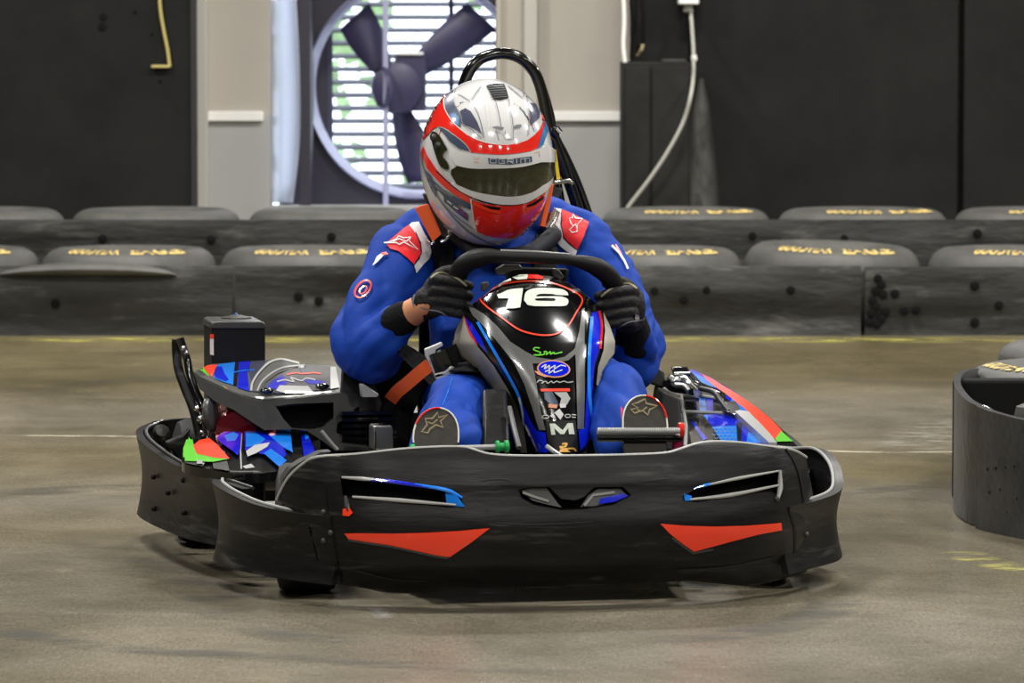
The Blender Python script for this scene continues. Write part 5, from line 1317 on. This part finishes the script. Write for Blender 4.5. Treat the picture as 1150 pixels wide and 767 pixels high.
# edge trim of the helmet opening
e = MB(); e.tube([HS(l, interp(abs(l), [(0,-78),(60,-84),(86,-95)]), .002) for l in range(-62, 63, 4)], .005, 'grey_plastic', 8); obj('edge_trim', e, helmet)
# visor band: traced edges turned into helmet angles and carried round to both sides
def tab(pts):
    t = []
    for x, y in pts:
        h = hb_.ray_cast(CAM, ray(x, y).normalized())
        if h[0] is not None: t.append(HI(h[0]))
    t.sort(); return t
up_ = tab([(497,176),(505,182),(524,188),(554,189),(585,187),(606,182)])
lo_ = tab([(496,193),(503,200),(513,205.5),(530,213),(554,218),(576,219.5),(597,214.5),(608,207)])
st_ = tab([(498,170),(512,169.5),(529,172.3),(560,174.7),(590,171.5),(604,167),(612,163)])
wl_ = tab([(500,203.5),(513,211.5),(530,220),(550,226.5),(572,229),(592,226),(604,219)])
def band(lo, hi, l0, l1, off, m, th=.003, nl=60, nv=8, pinch=0):
    e = MB(); rows = []
    for i in range(nl + 1):
        l = l0 + (l1 - l0) * i / nl; a = smooth_interp(l, lo); b = smooth_interp(l, hi)
        q = 1 if not pinch else min(1, min(l - l0, l1 - l + .01) / pinch + .25); c = (a + b) / 2; a = c + (a - c) * q; b = c + (b - c) * q
        rows.append([HS(l, a + (b - a) * k / nv, off) for k in range(nv + 1)] + [HS(l, b + (a - b) * k / nv, off - th) for k in range(nv + 1)])
    e.grid(rows, m, cu=True, caps=True); return e
l0 = -50
vz = obj('visor', band(lo_, up_, l0, 72, .0045, 'visor', pinch=8), helmet, sharp=60)
obj('visor_rim', band(wl_, lo_, l0 + 1, 70, .0038, 'white_gloss', pinch=14), helmet, sharp=60)
ee = band(up_, st_, l0 + 1, 72, .0062, 'white_gloss', pinch=4); sv = ee.bvh()
vs_ = obj('visor_strip', ee, helmet, sharp=60)
# OGRIM lettering: dark block letters on the strip
e = MB()
e.decal(sv, [(548,177.5),(572,178.6),(597,175.5),(597.5,181.6),(573,185),(549,184)], 'slate', .0008, 4)
def glyph(strokes_, x0_, w, rise): 
    for s_ in strokes_:
        e.strokes(sv, [(x0_ + x * w, 183.2 - y * 4.6 + rise + (x - .5) * slope) for x, y in s_], .75, 'white_gloss', .0014, L=4)
slope = .1
glyph([[(0,0),(0,1),(1,1),(1,0),(0,0)]], 550.5, 6.6, -.2)
glyph([[(1,1),(0,1),(0,0),(1,0),(1,.5),(.5,.5)]], 560, 6.6, 0)
glyph([[(0,0),(0,1),(1,1),(1,.5),(0,.5)],[(.4,.5),(1,0)]], 569.8, 6.6, .2); slope = -.4
glyph([[(0,0),(0,1)]], 580, 3, -.2)
slope = -1; glyph([[(0,0),(0,1),(1,1),(1,0)],[(.5,1),(.5,0)]], 584.5, 10, -.6)
for l_ in ([(532,176),(535,180),(538,177)],[(532,182),(538,182.5)],[(600,172),(605,170),(606,176)]): e.strokes(sv, l_, .7, 'skin', .001)
obj('strip_lettering', e, vs_, recalc=False)
e = MB()
for x, y, r_ in ((488.5,154.5,.008),(493.5,163.5,.007)):
    p = hit(hb_, x, y, .006); nn = (p - HC).normalized(); e.lathe([(.001,.004),(r_*.6,.004),(r_,.001),(r_*1.2,-.006)], p, 'grey_plastic', 20, nn, caps=True); e.lathe([(.001,.006),(r_*.4,.006),(r_*.45,.003)], p, 'chrome', 12, nn, caps=True)
e.sheet(curve2([(485,152),(489,148),(495,153),(500,162),(503,168),(499,171),(498,176),(503,182),(505,190),(497,188),(492,178),(488,165)], 2, True), lambda x, y: hit(hb_, x, y, .004), 'visor', back=lambda x, y: hit(hb_, x, y, .001), L=4)
obj('visor_hinge', e, helmet)
# neck tethers and shoulder buckles
e = MB(); e.sheet([(466,234),(473,231),(481,229),(489,246),(496,263),(486,271.5),(476,252)], lambda x, y: K(x, y, 1.0), 'orange_strap', back=KY * .006, L=0); obj('neck_tether', e, PR, bevel=.001)
e = MB(); e.sheet([(482,231),(487,229),(500,250),(505,262),(500,268),(493,262)], lambda x, y: K(x, y, 1.01), 'grey_plastic', back=KY * .006, L=0)
e.tube([K(*p) for p in ((499,252,1.0),(504,257,1.0),(505,264,1.0),(500,270,1.0),(495,272,1.0))], .0045, 'chrome', 8); e.tube([K(488,271,1.0), K(484,275,1.0), K(480,270,1.0)], .004, 'chrome', 8); obj('tether_buckle', e, PR, bevel=.001)
e = MB(); e.sheet([(617,207),(622,207),(618,230),(612,255),(607,254),(612,230)], lambda x, y: K(x, y, .99), 'orange_strap', back=KY * .02, L=0); obj('neck_tether', e, PR, bevel=.001)
e = MB(); e.tube([K(*p) for p in ((613,255,1.0),(618,249,1.0),(621,240,1.0),(624,235,1.0),(627,238,1.0),(624,247,1.0),(618,255,1.0))], .0045, 'chrome', 8); e.sheet([(613,240),(619,238),(621,252),(616,256)], lambda x, y: K(x, y, 1.01), 'grey_plastic', back=KY * .008, L=0); obj('tether_buckle', e, PR)
# ================================================================== light and camera
def area(name, loc, size, power, rot=(0,0,0), color=(1,1,1)):
    l = bpy.data.lights.new(name, 'AREA'); l.shape = 'RECTANGLE'; l.size, l.size_y = size; l.energy = power; l.color = color
    o = bpy.data.objects.new(name, l); C.objects.link(o); o.location = loc; o.rotation_euler = rot; return o
for x in (-6.26, -1.51, 3.24, 7.99):
    for y in (-4.5, 2.6, 9.65, 15.6):
        area('ceiling_lamp_light', (x + (0 if y == 9.65 else 2.1), y, 5.8), (1.2, .5), 270 * {-4.5: .75, 2.6: .85, 9.65: 1.0, 15.6: 1.35}[y], color=(1, .98, .94))
h_ = fb.ray_cast(CAM, ray(637, 379).normalized()); n_ = h_[1]; d_ = ray(637, 379).normalized()
if n_.dot(d_) > 0: n_ = -n_
rf_ = d_ - 2 * d_.dot(n_) * n_; print('REFLECT', h_[0], n_, rf_)
LP = h_[0] + rf_ * ((5.7 - h_[0].z) / rf_.z) if rf_.z > .1 else None; print('LAMP', LP)
w = bpy.data.worlds.new('sky'); S.world = w; w.use_nodes = True
bg = w.node_tree.nodes['Background']; bg.inputs[0].default_value = (.78, .86, 1.0, 1); bg.inputs[1].default_value = 3.2
cam = bpy.data.cameras.new('camera'); co = bpy.data.objects.new('camera', cam); C.objects.link(co)
cam.sensor_fit = 'HORIZONTAL'; cam.sensor_width = 36; cam.lens = 36 * F / 1150
cam.clip_start = .1; cam.clip_end = 200
co.location = CAM; co.rotation_euler = (math.pi / 2 - TH, 0, 0)
cam.dof.use_dof = True; cam.dof.focus_distance = 9.4; cam.dof.aperture_fstop = 11
S.camera = co
S.view_settings.view_transform = 'Standard'; S.view_settings.look = 'None'; S.view_settings.gamma = 1
S.view_settings.use_curve_mapping = False; S.view_settings.exposure = 0.0
